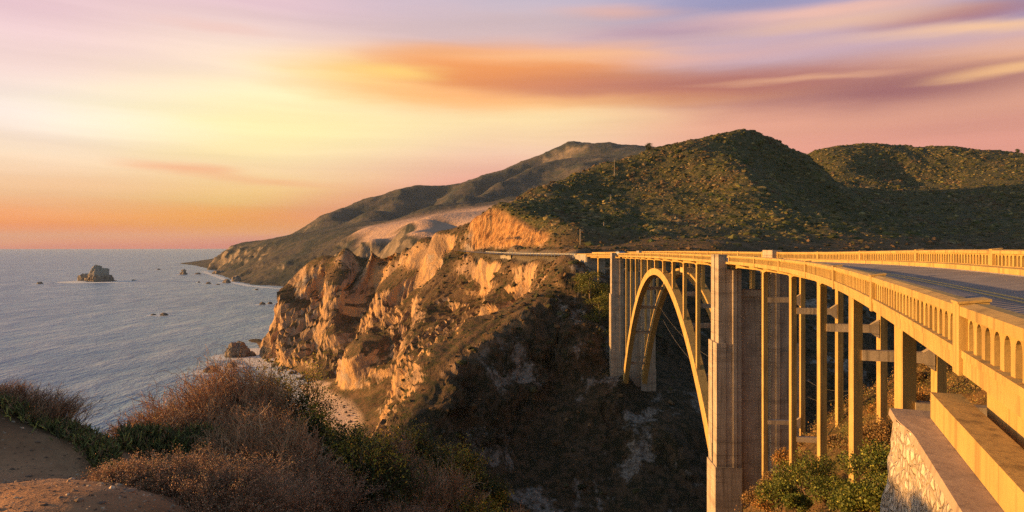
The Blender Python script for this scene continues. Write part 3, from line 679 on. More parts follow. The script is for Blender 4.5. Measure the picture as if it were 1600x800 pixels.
mid_posts = [5.0]+[9.17*k+7.0 for k in range(1, 11)]+[108.6]
far_posts = [115.2, 125, 135, 146]
rp_near = [-84.6, -73.3, -62.0, -50.2, -38.0, -25.2, -13.3, -0.6]
for side, sets in ((0, (near_posts, mid_posts, far_posts)), (1, (rp_near, mid_posts, far_posts))):
    for si, ps in enumerate(sets):
        for a, b in zip(ps[:-1], ps[1:]):
            panel(a+.18, b-.18, side, bridge, si == 0)
        for s in ps: post(s, side, bridge, 1.15 if si == 0 and s < -60 else 1.)
# ---- columns
def colz(s, lat):
    x, y = trk(s, lat)
    return float(near_h(x, y)) if y < 130 else float(rbfN(np.array([float(x)]), np.array([float(y)]))[0])
def column(s, lat, z0, w=.36, l=.8, mat=None, flare=True):
    mb = MB(); zt = float(capz(s, lat))-1.3
    if s < -5:
        x, y = [float(q) for q in trk(s, lat)]; c_, s_ = math.cos(.02), math.sin(.02); l = .50; w = .44
        cn = [(x+a*c_+b*s_, y-a*s_+b*c_) for a, b in ((0, -l/2), (w, -l/2), (w, l/2), (0, l/2))]
        mb.hexa([(a, b, z0) for a, b in cn]+[(a, b, zt+.15) for a, b in cn])
    else: bbox(mb, s-l/2, s+l/2, lat, lat+w, z0, zt)
    if flare:   # little curved knees under the girder
        for sg in (-1, 1):
            V = []
            for lt in (lat+.015, lat+w-.015):
                V += [BZ(s+sg*l/2*.98, lt, zt-.45), BZ(s+sg*l/2*.98, lt, zt+.1), BZ(s+sg*(l/2+.5), lt, zt+.1), BZ(s+sg*(l/2+.12), lt, zt-.16)]
            mb.add(V, [(0,1,2,3),(7,6,5,4),(0,4,5,1),(1,5,6,2),(2,6,7,3),(3,7,4,0)])
    return mb.build('column', mat or M['conc'], bridge)
def strut(s, l0, l1, z, h=.5, w=.45, hau=True):
    mb = MB(); bbox(mb, s-w/2, s+w/2, l0, l1, z-h/2, z+h/2)
    if hau:
        V = []
        for ds_ in (-w/2+.01, w/2-.01):
            V += [BZ(s+ds_, l1, z-h/2-.35), BZ(s+ds_, l1, z+h/2+.35), BZ(s+ds_, l1-.5, z+h/2-.01), BZ(s+ds_, l1-.5, z-h/2+.01)]
        mb.add(V, [(0,1,2,3),(7,6,5,4),(0,4,5,1),(1,5,6,2),(2,6,7,3),(3,7,4,0)])
    mb.build('strut', M['conc_old'], bridge)
W1 = 3.55
for s in near_cols:
    z = colz(s, 0); column(s, 0.0, min(z, colz(s, .8))-1.5)
    column(s, W1, colz(s, W1)-1.5, mat=M['conc'])
    if s > -65: strut(s, .46, W1, 80.75)
strut(near_cols[0], .46, W1, 68.6, .4); strut(near_cols[1], .46, W1, 70.2, .4)
# ---- arch ribs
ZC, ZS, SM, HALF = 81.15, 49.5, 55.0, 52.0
def ribz(s): u = abs(s-SM)/HALF; return ZC-(ZC-ZS)*(.94*u*u+.06*u**4)
W2 = 5.0
for l0 in (-.05, W2):
    S = np.linspace(SM-HALF, SM+HALF, 61); V = []; zz = np.array([ribz(s) for s in S]); dz = np.gradient(zz, S)
    for s, z, g in zip(S, zz, dz):
        u = abs(s-SM)/HALF; t = (1.25+1.15*u)/2; q = math.hypot(1, g); ns_, nz_ = -g/q, 1/q
        for lt, sg in ((l0, -1), (l0+1.25, -1), (l0+1.25, 1), (l0, 1)):
            V.append(BZ(s+sg*ns_*t, lt, z+sg*nz_*t))
    i = np.arange(61*4).reshape(61, 4); a = i[:-1]; b = np.roll(a, -1, 1); c = i[1:]; d = np.roll(c, -1, 1)
    mb = MB(); mb.add(V, np.stack([a, b, d, c], -1).reshape(-1, 4)); mb.add([V[j] for j in range(4)]+[V[-4+j] for j in range(4)], [(0,3,2,1),(4,5,6,7)])
    mb.build('arch_rib', M['conc'], bridge)
for s in arch_cols:
    for lt in (.08, W2+.1):
        column(s, lt, ribz(s)+.2, w=.5, l=.8, flare=True)
    z = ribz(s)
    if abs(s-SM) > 8: strut(s, .5, W2+.1, z-.1, .75, .5, False)
for s, z in ((1.5+9.17, 78.2), (1.5+9.17, 71.0), (1.5+9.17*2, 77.4), (1.5+9.17*10, 77.2), (1.5+9.17*11, 77.4), (1.5+9.17*11, 68)):
    strut(s, .5, W2+.1, z, .6, .45)
for s in far_cols:
    column(s, 0.0, colz(s, 0)-3); column(s, 4.4, colz(s, 4.4)-3)
    strut(s, .46, 4.4, 79.2)
# ---- the two big piers
def pier(s0, s1, ledges, lw, rw, zb, name, ztop_extra=.12):
    """lw: (lat0, lat1) left pylon; rw: right pylon"""
    mb = MB(); sm = (s0+s1)/2; zt = float(capz(sm, LATL))+ztop_extra
    z1, z2 = ledges
    for (a, b, sg) in ((lw[0], lw[1], -1), (rw[0], rw[1], 1)):
        e0 = a if sg < 0 else b
        # upper body with a groove down its outer face
        i0, i1 = (a+.18, b) if sg < 0 else (a, b-.18)
        bbox(mb, s0+.02, s1-.02, i0, i1, z1, zt-1.75)
        for u0, u1 in ((s0, s0+(s1-s0)*.44), (s0+(s1-s0)*.56, s1)):
            bbox(mb, u0, u1, min(e0, e0-sg*.8), max(e0, e0-sg*.8), z1, zt-1.76)
        bbox(mb, s0-.25, s1+.25, min(e0+sg*.28, e0-sg*.9), max(e0+sg*.28, e0-sg*.9), z2, z1-.0) if False else None
        # widening below the first ledge
        for u0, u1 in ((s0-.2, s0+(s1-s0)*.43), (s0+(s1-s0)*.57, s1+.2)):
            bbox(mb, u0, u1, min(e0+sg*.26, e0-sg*.8), max(e0+sg*.26, e0-sg*.8), z2, z1+.9)
        bbox(mb, s0-.12, s1+.12, (a+.05) if sg < 0 else a, b if sg < 0 else b-.05, z2, z1)
        bbox(mb, s0-.30, s1+.30, (a-.42) if sg < 0 else a-.02, (b+.02) if sg < 0 else b+.42, zb, z2)
        # stepped pilasters towards the recess
        q0, q1 = (b-1.0, b-.55) if sg < 0 else (a+.55, a+1.0)
        bbox(mb, s0-.28, s1+.28, q0, q1, z2, zt-1.85)
        q0, q1 = (b-.50, b-.02) if sg < 0 else (a+.02, a+.50)
        bbox(mb, s0-.16, s1+.16, q0, q1, z2+.02, zt-1.86)
    p = mb.build('pylon_pair', M['conc_old'], bridge)
    # wall between the pylons
    mb = MB(); bbox(mb, s0+.75, s1-.75, lw[1]-.03, rw[0]+.03, zb, z1+7.0); bbox(mb, s0+.55, s1-.55, lw[1]-.02, rw[0]+.02, z1+6.3, z1+7.06)
    mb.build('recessed_wall', M['conc_old'], bridge)
    # heads of the pylons, standing through the balustrade
    mb = MB(); a = lw[0]
    for u0, u1 in ((s0, s0+(s1-s0)*.44), (s0+(s1-s0)*.56, s1)):
        bbox(mb, u0, u1, a, a+.5, zt-1.78, zt)
    bbox(mb, s0+.03, s1-.03, a+.2, a+.98, zt-1.79, zt-.02); mb.build('pylon_head', M['conc_old'], bridge)
    mb = MB(); ztr = float(capz(sm, 5.1))+.22; a = latR(sm)-.9
    for u0, u1 in ((s0, s0+(s1-s0)*.44), (s0+(s1-s0)*.56, s1)):
        bbox(mb, u0, u1, a, a+1.1, zt-1.72, ztr)
    bbox(mb, s0+.03, s1-.03, a+.04, a+1.06, zt-1.73, ztr-.02); mb.build('pylon_head', M['conc_old'], bridge)
    return zt
pier(-.5, 3.0, (73.9, 60.4), (-1.95, .66), (4.0, 7.0), 38, 'near')
pier(110.3, 113.8, (72.0, 52.0), (-2.8, .4), (5.3, 9.0), 44.0, 'far')
mb = MB(); bbox(mb, 3.35-.9, 2.4+1.2, -2.49, -2.4, 58.2, 60.0); 
# small window opening in the outer face of the near pylon
mb = MB(); bbox(mb, .95, 1.55, -2.235, -2.15, 61.0, 62.6); mb.build('window', simple('dark_opening', (.03, .028, .025)), bridge)
# abutment at the far end
mb = MB(); bbox(mb, 145.5, 160, -1.1, 5.2, 74, float(capz(146, 2))-1.0, 4); bbox(mb, 146, 160, -1.35, -1.0, 72, float(capz(148, LATL))-.35, 4)
mb.build('abutment', M['conc_grey'], bridge)
mb = MB(); sweep(mb, 146.1, 160, [(LATL-.1, -.8), (LATL+.25, -.8), (LATL+.25, .0), (LATL-.1, .0)], 3); mb.build('parapet', M['conc'], bridge)
mb = MB(); sweep(mb, 146.1, 160, [(lambda s: latR(s)-.3, -.8), (latR, -.8), (latR, .0), (lambda s: latR(s)-.3, .0)], 3); mb.build('parapet', M['conc'], bridge)
# near end: the bridge runs onto a solid part beside the ledge and the stone wall
mb = MB(); sweep(mb, -119, SB0-.02, SLAB, 2.0, caps=False)
mb.build('approach_slab', M['conc'], bridge)
for side in (0, 1):
    ps = [-84.6, -96.5, -108.5, -119]
    for a, b in zip(ps[:-1], ps[1:]): panel(b+.18, a-.18, side, bridge, True)
    for s in ps[1:]: post(s, side, bridge, 1.15)
mb = MB(); sweep(mb, -119, SB0, [(.03, -1.5), (5.0, -1.5), (5.0, -.981), (.03, -.981)], 2.); mb.build('approach_girder', M['conc'], bridge)
# kerbs
mb = MB(); sweep(mb, -119, 160, [(lambda s: latR(s)-.62, -.98), (lambda s: latR(s)-.34, -.98), (lambda s: latR(s)-.34, -.66), (lambda s: latR(s)-.62, -.68)], 2.); mb.build('kerb', M['conc'], bridge)
mb = MB(); sweep(mb, -119, -73.9, [(-.92, EYE-7), (4.6, EYE-7), (4.6, EYE-1.75), (-.92, EYE-1.75)], 2., absz=True); mb.build('solid_end', M['conc'], bridge)
# ---- the road
m, t, b_ = newmat('asphalt'); p_ = wpos(t); b_.inputs['Roughness'].default_value = .85
c_ = mixc(t, mrange(t, noise(t, p_, .5, 6., .65), .4, .6), (.22, .195, .20), (.165, .15, .16))
c_ = mixc(t, mrange(t, noise(t, p_, 30., 3., .6), .5, .7, 0., .5), c_, (.27, .24, .22))
c_ = mixc(t, mrange(t, noise(t, nd(t, 'ShaderNodeMapping', {'Vector': p_, 'Rotation': (0, 0, R(-18)), 'Scale': (1.3, .06, 1)}).outputs[0], 1., 4., .6), .5, .68, 0., .55), c_, (.12, .105, .11))
t.links.new(c_, b_.inputs['Base Color']); bump(t, b_, noise(t, p_, 60., 3.), .6, .01); M['road'] = m
mb = MB(); zr = -.896
sweep(mb, -119, 160, [(LATL+.285, zr), (lambda s: latR(s)-.625, zr)], 1.5, caps=False)
# continue along the shelf of the headland
def ribbon(mb, pts, w):
    P = np.array(poly(pts, 4)); T = np.gradient(P, axis=0); T[:, 2] = 0; T /= np.linalg.norm(T, axis=1)[:, None]; Nn = np.stack([T[:, 1], -T[:, 0], 0*T[:, 0]], -1)
    V = np.concatenate([P-Nn*w/2, P+Nn*w/2]); k = len(P); mb.add(V, [(j, j+1, k+j+1, k+j) for j in range(k-1)]); return P
Q0 = B(160, 2.0, -.89); far_road = [tuple(Q0)]+[P3(a, b+1.7, c) for a, b, c in road_pts[::-1]][1:]+[P3(716,390.4,404),P3(700,391,450),P3(690,391,520),P3(700,390,600)]
FR = ribbon(mb, far_road, 7.5)
tag(mb.build('road', M['road']), kind='structure')
yel = simple('yellow_road_paint', (.62, .38, .05), .6); wht = simple('white_road_paint', (.72, .70, .66), .6)
mid = lambda s: (LATL+.5+latR(s)-.62)/2
for off in (-.17, .07):
    mb = MB(); sweep(mb, -119, 160, [(lambda s: mid(s)+off, zr+.005), (lambda s: mid(s)+off+.11, zr+.005)], 1.5, caps=False)
    tag(mb.build('road_marking', yel), kind='structure')
mb = MB(); sweep(mb, -119, 160, [(lambda s: latR(s)-.80, zr+.005), (lambda s: latR(s)-.70, zr+.005)], 1.5, caps=False); tag(mb.build('road_marking', wht), kind='structure')
# ---- ledge beside the deck and the stone wall below it
lz = EYE-2.14
x_ = [(-119, 0), (-74.0, 0)]
mb = MB(); sweep(mb, -119, -73.2, [(-1.47, EYE-2.52), (-1.08, EYE-2.52), (-1.08, lz), (-1.47, lz)], 2., absz=True)
o = mb.build('ledge', M['conc']); tag(o, 'smooth pale concrete ledge running beside the deck on top of the stone wall', 'ledge')
#__LEDGE__
# ---- rubble stone retaining wall under the ledge, with a battered end
def stone_mat():
    m, t, b = newmat('rubble_stone'); p = wpos(t); b.inputs['Roughness'].default_value = .9
    pw = nd(t, 'ShaderNodeVectorMath', {0: p, 1: nd(t, 'ShaderNodeVectorMath', {0: nd(t, 'ShaderNodeTexNoise', {'Vector': p, 'Scale': 4.}).outputs['Color'], 'Scale': .16}, operation='SCALE').outputs[0]}, operation='ADD').outputs[0]
    mp = nd(t, 'ShaderNodeMapping', {'Vector': pw, 'Scale': (9.5, 9.5, 5.5)}).outputs[0]
    v1 = nd(t, 'ShaderNodeTexVoronoi', {'Vector': mp, 'Scale': 1.}, feature='DISTANCE_TO_EDGE').outputs['Distance']
    v2 = nd(t, 'ShaderNodeTexVoronoi', {'Vector': mp, 'Scale': 1.}, feature='F1').outputs['Color']
    sp = nd(t, 'ShaderNodeSeparateColor', {0: v2}).outputs[0]
    c = ramp(t, sp, [(0, (.40, .32, .24)), (.35, (.56, .46, .35)), (.6, (.68, .59, .48)), (.8, (.44, .36, .30)), (1, (.74, .64, .52))])
    c = mixc(t, mrange(t, noise(t, p, 14., 5.), .45, .7, 0., .5), c, (.27, .20, .15))
    c = mixc(t, mrange(t, v1, .0, .09, 1., 0.), c, (.36, .29, .22))
    t.links.new(c, b.inputs['Base Color'])
    bump(t, b, mt(t, 'MULTIPLY_ADD', noise(t, p, 20., 5.), .3, mrange(t, v1, 0., .22)), 1., .05)
    return m
M['stone'] = stone_mat(); M['cap'] = concrete('weathered_mortar', (.40, .30, .22), (.30, .215, .155), .3)
wallT = EYE-2.525
wall = empty('stone_wall', tuple(BZ(-76, -1.9, wallT-4)), 'rubble stone retaining wall with a mortared top beside the bridge end', 'wall')
S = np.arange(-108, -72.9, .12); H = np.arange(0, 7.01, .14); nS, nH = len(S), len(H)
V = []
for h in H:
    for s in S:
        lat = -1.80-.03*h-(.06*h)*smoothstep(-74.6, -73.0, s)-.1*smoothstep(-74.4, -73.4, s)
        V.append(BZ(s, lat, wallT-.012-h))
V = np.array(V); 
cell = fbm(V*np.array([3.2, 3.2, 2.2]), 2, 5); nn = .055*np.abs(cell)*2+.02*fbm(V*9, 2, 9)
_, _, tt = 0, 0, 0
V[:, 0] -= nn*.9; V[:, 1] += nn*.4
mesh = mesh_obj('stone_face', V, grid_faces(nH, nS), M['stone'], wall)
# end face, looking at the camera side of the canyon
U = np.linspace(0, 1, 12); V = []
for h in H:
    for u in U:
        a = BZ(-72.98, -1.90-.09*h, wallT-.012-h); b2 = BZ(-72.6, -1.10, wallT-.012-h); V.append(a*(1-u)+b2*u)
mesh_obj('stone_end', np.array(V), grid_faces(nH, 12), M['stone'], wall)
mb = MB(); sweep(mb, -108, -72.7, [(lambda s: -1.86-.10*smoothstep(-74.4, -73.4, s), wallT-.10), (-1.0, wallT-.10), (-1.0, wallT), (lambda s: -1.84-.10*smoothstep(-74.4, -73.4, s), wallT)], .25, absz=True)
mb.build('wall_cap', M['cap'], wall)

# ================================================================== rocks in the sea
def ico(n=3):
    import bmesh
    bm = bmesh.new(); bmesh.ops.create_icosphere(bm, subdivisions=n, radius=1.)
    V = np.array([v.co[:] for v in bm.verts]); T = np.array([[v.index for v in f.verts] for f in bm.faces]); bm.free(); return V, T
ICO = {n: ico(n) for n in (1, 2, 3, 5)}
def seamat():
    m, t, b = newmat('sea_rock'); p = wpos(t); b.inputs['Roughness'].default_value = .85
    z = nd(t, 'ShaderNodeSeparateXYZ', {0: p}).outputs[2]
    c = mixc(t, mrange(t, noise(t, p, .25, 6., .7), .4, .6), (.14, .105, .085), (.24, .185, .145))
    gu = mrange(t, mt(t, 'MULTIPLY_ADD', noise(t, p, .12, 5.), 26., z), 24., 34.)
    c = mixc(t, gu, c, (.27, .235, .20))
    c = mixc(t, mrange(t, z, .4, 2.6, 1., 0.), c, (.045, .04, .038))
    t.links.new(c, b.inputs['Base Color']); bump(t, b, noise(t, p, .5, 6., .7), .9, 1.); return m
M['srock'] = seamat()
def rock_mesh(px, py, wpx, hpx, seed, n=3, z0=0., squash=.8, lumps=1.):
    D = (EYE-z0)*F/(py-HY); x = (px-800)/F*D; w = wpx/F*D/2; h = hpx/F*D
    V, T = ICO[n]; V = V.copy()
    d = 1+.42*lumps*fbm(V*1.1+seed*7.7, 3, seed, ridged=True)+.16*fbm(V*4+seed, 3, seed+5, ridged=True)+.05*fbm(V*11+seed, 2, seed+9)
    V = V*d[:, None]; V /= np.abs(V).max(0)
    V[:, 2] = np.where(V[:, 2] > 0, V[:, 2]**1.0*h, V[:, 2]*h*.6)
    V[:, 0] *= w; V[:, 1] *= w*squash
    return V, T, (x, D, z0)
rocks = [ # px, base y, width, height, label
 (62,443.5,10,4,'small low dark rock in the open sea left of the big sea stack'),
 (248,421.5,6,2,'tiny far rock standing alone near the horizon right of the sea stack'),
 (287,423.5,8,3,'farther of two small dark rocks off the distant point'),
 (287,429,12,6,'nearer of two small dark rocks off the distant point'),
 (209,438.5,6,2,'tiny flat rock just to the right of the big sea stack'),
 (240,492.5,9,2.2,'flat sliver of rock awash beside a rounder one in mid bay'),
 (256,493,13,5,'rounded dark rock alone in the middle of the bay'),
 (309,428.5,9,2.5,'long low reef rock reaching out from the distant point'),
 (342,428,22,6,'broad dark rock right under the distant headland point'),
 (326,443.5,9,3.5,'small dark rock off the rocky foot of the far cliffs'),
 (311,441.5,5,2,'speck of rock farthest out from the foot of the far cliffs'),
 (341,445,7,2,'low rock just breaking the surface near the far cliffs'),
 (354,442,14,7,'pointed rock at the foot of the far cliffs'),
 (369,440,16,10,'tall blocky rock touching the far cliffs'),
 (401,453,6,2,'small low rock in the calm water of the far cove'),
 (410,476,10,5,'left rock of the pair off the nose of the near headland'),
 (422,475,8,3.5,'right and flatter rock of the pair off the near headland'),
 (444,473,9,3,'low rock close under the headland cliff edge'),
 (371,557,40,24,'large pointed brown rock in the water left of the headland'),
 (393,556,16,8,'medium rock between the large pointed rock and the cliff foot'),
 (330,581,27,10,'jagged low rock below the large pointed rock'),
 (362,574,18,9,'small rounded rock between the jagged one and the cliff'),
]
for i_, (px, py, w, h, lb) in enumerate(rocks):
    V, T, loc = rock_mesh(px, py, w, h, i_+3, 3 if w < 20 else 5)
    o = mesh_obj('sea_rock', V, T, M['srock']); o.location = loc; tag(o, lb, 'rock', 'rocks standing in the bay')
V, T, loc = rock_mesh(158, 439.5, 46, 29, 41, 5, squash=.8, lumps=.7)
u = V[:, 2]/V[:, 2].max(); up = np.clip(u, 0, 1); V[:, 0] = V[:, 0]*(1-.5*up)-up*9; V[:, 1] *= (1-.45*up); V += (5*facets(V/13+3, 4)+2.2*facets(V/5, 8))[:, None]*np.array([.6, .6, .8]); u2 = V[:, 2]/V[:, 2].max(); V[:, 2] *= 1
V2, T2, l2 = rock_mesh(134, 438.5, 24, 12, 43, 3); V2 = V2+np.array([l2[0]-loc[0], l2[1]-loc[1], 0])
o = mesh_obj('sea_stack', np.concatenate([V, V2]), np.concatenate([T, T2+len(V)]), M['srock']); o.location = loc
tag(o, 'big steep sea stack with a pale top rising from the bay', 'sea stack')
ORD = 'one two three four five six seven eight nine ten eleven twelve thirteen fourteen fifteen sixteen'.split()
for i_ in range(16):
    px = 412+4.4*i_+rng.uniform(0, 3); py = np.interp(px, [404,410,428,450,480], [540,558,568,577,592])+rng.uniform(0, 7)
    V, T, loc = rock_mesh(px, py, rng.uniform(5, 13), rng.uniform(3, 7), 60+i_, 2)
    o = mesh_obj('boulder', V, T, M['srock']); o.location = loc
    tag(o, 'dark boulder in the surf at the headland foot, number %s from the left' % ORD[i_], 'boulder', 'boulders at the foot of the headland')
for i_ in range(14):
    f_ = (i_+.5)/14; px = 545+f_*24+rng.uniform(-16, 4); py = 634+f_*34
    V, T, loc = rock_mesh(px, py, rng.uniform(3, 8), rng.uniform(1.5, 4), 90+i_, 2, z0=1.2)
    o = mesh_obj('beach_rock', V, T, M['srock']); o.location = loc
    tag(o, 'grey fallen rock on the sand of the cove, number %s counted from the far end' % ORD[i_], 'rock', 'fallen rocks on the beach')
# surf round the rocks and along the shore
m, t, b = newmat('sea_foam'); p = wpos(t); b.inputs['Base Color'].default_value = (.72, .74, .76, 1); b.inputs['Roughness'].default_value = .9
fa = nd(t, 'ShaderNodeAttribute', attribute_name='edge').outputs['Fac']
al = mrange(t, mt(t, 'MULTIPLY', fa, mt(t, 'ADD', noise(t, p, .11, 7., .75), .12)), .27, .38, 0., .9)
t.links.new(al, b.inputs['Alpha']); M['foam'] = m
FV, FQ, FE = [], [], []
def foam_strip(pts, w, z):
    P = np.array(pts); T_ = np.gradient(P, axis=0); T_ /= np.linalg.norm(T_, axis=1)[:, None]+1e-9; Nn = np.stack([-T_[:, 1], T_[:, 0]], -1)
    off = sum(len(v) for v in FV); k = len(P)
    rows = [np.c_[P+Nn*w*f_, np.full(k, z)] for f_ in (-1, -.45, 0, .45, 1)]
    FV.append(np.concatenate(rows)); FE.append(np.repeat([0, .8, 1, .8, 0], k))
    for r_ in range(4):
        a = off+r_*k+np.arange(k-1); FQ.append(np.stack([a, a+1, a+k+1, a+k], -1))
for i_, (px, py, w, h, lb) in enumerate(rocks+[(152, 440, 60, 1, '')]):
    D = EYE*F/(py-HY); x = (px-800)/F*D; r_ = w/F*D/2*1.15; a = np.linspace(0, 2*math.pi, 30)
    foam_strip(np.stack([x+r_*np.cos(a)*1.1, D+r_*np.sin(a)], -1), r_*.7+4.0, .05+.002*i_)
def shore(pts, w, z):
    P = np.array([p[:2] for p in poly(pts, 12)]); P = P+np.stack([fbm(np.c_[P/20, 0*P[:, :1]], 2, 5), fbm(np.c_[P/20, 0*P[:, :1]+3], 2, 6)], -1)*5; foam_strip(P, w, z)
shore([S0(396,545), S0(406,562), S0(425,572), S0(448,584), S0(470,598), S0(462,625), S0(476,660), S0(488,700), S0(498,760)], 20, .12)
shore([S0(318,424), S0(338,432), S0(362,441), S0(385,446), S0(410,449), S0(440,451), S0(470,453), S0(540,454)], 14, .14)
FE = np.concatenate(FE)
o = mesh_obj('surf', np.concatenate(FV), np.concatenate(FQ), M['foam'], attrs=dict(edge=FE)); tag(o, kind='stuff')

# ================================================================== vegetation
M['leaf'] = tinted('leaves', .6, .25); M['scrub'] = tinted('scrub', .9, 0., .1); M['twig'] = tinted('dry_twigs', .85, 0., .15); M['bark'] = simple('bark', (.16, .11, .075), .9, (.09, .06, .045), 8., .03, 12.)
def pal(n, cols, var=.25):
    c = np.array(cols)[rng.integers(0, len(cols), n)]; return c*np.exp(rng.normal(0, var, (n, 1)))
def sample_faces(V, Fq, w, n):
    """random points on quads, weight per face"""
    A = V[Fq[:, 0]]; Bv = V[Fq[:, 1]]; Cv = V[Fq[:, 2]]; Dv = V[Fq[:, 3]]
    ar = np.linalg.norm(np.cross(Cv-A, Dv-Bv), axis=1)*w; ar = ar/ar.sum()
    k = rng.choice(len(Fq), n, p=ar); u = rng.random((n, 1)); v = rng.random((n, 1))
    return (A[k]*(1-u)+Bv[k]*u)*(1-v)+(Dv[k]*(1-u)+Cv[k]*u)*v, k
def shrub_field(name, P, r, cols, n=1, mat='scrub', flat=.75, parent=None):
    V0, T0 = ICO[n]; m = len(V0); N_ = len(P)
    base = np.repeat(V0[None], N_, 0)*(1+rng.normal(0, .20, (N_, m, 1)))
    an = rng.uniform(0, 2*math.pi, N_); c, s = np.cos(an), np.sin(an)
    x = base[..., 0]*c[:, None]-base[..., 1]*s[:, None]; y = base[..., 0]*s[:, None]+base[..., 1]*c[:, None]
    el = rng.uniform(.8, 1.35, (N_, 1))
    V = np.stack([x*el, y/el, base[..., 2]*flat*rng.uniform(.7, 1.25, (N_, 1))], -1)*r[:, None, None]+P[:, None, :]
    T = (T0[None]+(np.arange(N_)*m)[:, None, None]).reshape(-1, 3)
    C = np.repeat(cols[:, None, :], m, 1)*(1+rng.normal(0, .12, (N_, m, 1)))
    return mesh_obj(name, V.reshape(-1, 3), T, M[mat], parent, colors=np.clip(C, .003, 1).reshape(-1, 3))
fz = NV[Fc].mean(1); fpx = fz[:, 0]/fz[:, 1]*F+800; nrmf = np.cross(NV[Fc[:, 1]]-NV[Fc[:, 0]], NV[Fc[:, 3]]-NV[Fc[:, 0]]); nrmf /= np.linalg.norm(nrmf, axis=1)[:, None]+1e-9; fnz = np.abs(nrmf[:, 2])
bare = (NCUT[Fc[:, 0]] > .25) | (NROAD[Fc[:, 0]] > .2) | (NBEACH[Fc[:, 0]] > .1)
hm = NHILL[Fc[:, 0]]
w_ = hm*(~bare)*(fpx > 735)*(fpx < 1690)*(fz[:, 1] > 250)/(fz[:, 1]/400)**1.2
P, k = sample_faces(NV, Fc, w_, 56000)
keep_ = (fbm(P/19, 3, 40) > -.22) | (rng.random(len(P)) < .35); P = P[keep_]
big_ = (rng.random(len(P)) < .06) & (fbm(P/30, 2, 41) > 0); r_ = np.exp(rng.normal(-.18, .48, len(P)))*np.where(big_, 2.1, .95)*(P[:, 1]/480)**.35
patch = fbm(P/26, 3, 15)
cg = pal(len(P), [(.058, .062, .022), (.085, .082, .030), (.110, .085, .036), (.13, .10, .045), (.16, .13, .06), (.036, .048, .017)])
cb = pal(len(P), [(.12, .08, .045), (.16, .12, .07), (.09, .06, .035)])
cc = np.where((patch > .22)[:, None], cb, cg)
r_ = np.minimum(r_, 2.6)
o = shrub_field('hillside_scrub', P-np.array([0, 0, .3]), r_, cc, flat=.62); tag(o, kind='stuff')
w_ = (1-hm)*(~bare)*(fz[:, 2] > 14)*(fnz > .42)*(fpx > 380)*(fpx < 1700)*(.15+smoothstep(45, 80, fz[:, 2]))/(fz[:, 1]/300)
P, k = sample_faces(NV, Fc, w_, 15000); r_ = np.exp(rng.normal(-.25, .45, len(P)))*.6; r_ = np.minimum(r_, 1.4); P[:, 2] -= .15
o = shrub_field('cliff_scrub', P, r_, pal(len(P), [(.045, .045, .02), (.085, .055, .03), (.12, .075, .04), (.06, .055, .028)])); tag(o, kind='stuff')

def leaf_quads(P, size, aspect=.5, up=.0):
    n = len(P); d = rng.normal(0, 1, (n, 3)); d[:, 2] += up; d /= np.linalg.norm(d, axis=1)[:, None]
    e = np.cross(d, rng.normal(0, 1, (n, 3))); e /= np.linalg.norm(e, axis=1)[:, None]
    size = np.broadcast_to(size, (n,))[:, None]; a = d*size; b = e*size*aspect
    V = np.stack([P, P+a*.5+b*.5, P+a, P+a*.5-b*.5], 1).reshape(-1, 3)
    return V, np.arange(n*4).reshape(n, 4)
def leafy(name_foliage, P, size, cols, parent, aspect=.55, up=.3, mat='leaf'):
    V, Q = leaf_quads(P, size, aspect, up); return mesh_obj(name_foliage, V, Q, M[mat], parent, colors=np.repeat(np.clip(cols, .003, 1), 4, 0))
def ground_at(x, y): return float(near_h(x, y))
def P_at(px, D): return (px-800)/F*D, D
def stems(base, tip, m, wob, curl=.0):
    """(n,3) -> (n,m,3) bent lines"""
    n = len(base); u = np.linspace(0, 1, m)[None, :, None]; d = tip-base; ln = np.linalg.norm(d, axis=1)[:, None, None]
    mid = rng.normal(0, 1, (n, 1, 3)); P = base[:, None]*(1-u)+tip[:, None]*u
    P = P+mid*np.sin(u*math.pi)*wob*ln+rng.normal(0, 1, (n, m, 3))*wob*.22*ln*np.minimum(u*3, 1)
    P[..., 2] += (u[..., 0]*(1-u[..., 0]))*curl*ln[..., 0]
    return P
def twig_set(base, tips, rad, cols, m=7, wob=.08, sub=5, subl=.35, curl=.25, lean=(0, 0, 0)):
    A = stems(base, tips, m, wob, curl); n = len(A); Ps = [A]; Rs = [np.linspace(1, .35, m)[None]*np.broadcast_to(rad, (n,))[:, None]]
    C = [cols]
    if sub:
        k = rng.integers(0, n, n*sub); j = rng.uniform(.35, .98, n*sub); jf = j*(m-1); j0 = jf.astype(int); fr = (jf-j0)[:, None]
        b = A[k, j0]*(1-fr)+A[k, np.minimum(j0+1, m-1)]*fr
        d = A[k, np.minimum(j0+1, m-1)]-A[k, np.maximum(j0-1, 0)]; d /= np.linalg.norm(d, axis=1)[:, None]+1e-9
        d = d+rng.normal(0, .45, d.shape)+np.array(lean); d /= np.linalg.norm(d, axis=1)[:, None]
        ln = np.linalg.norm(tips-base, axis=1)[k]*subl*rng.uniform(.4, 1.1, n*sub)
        S2 = stems(b, b+d*ln[:, None], m, wob*1.3, 0); Ps.append(S2); Rs.append(np.linspace(.5, .22, m)[None]*np.broadcast_to(rad, (n,))[k][:, None]); C.append(cols[k])
    P = np.concatenate(Ps); Rr = np.concatenate(Rs); C = np.concatenate(C)
    V, Q = tubes(P, Rr, 3); return V, Q, np.repeat(C, m*3, 0), P
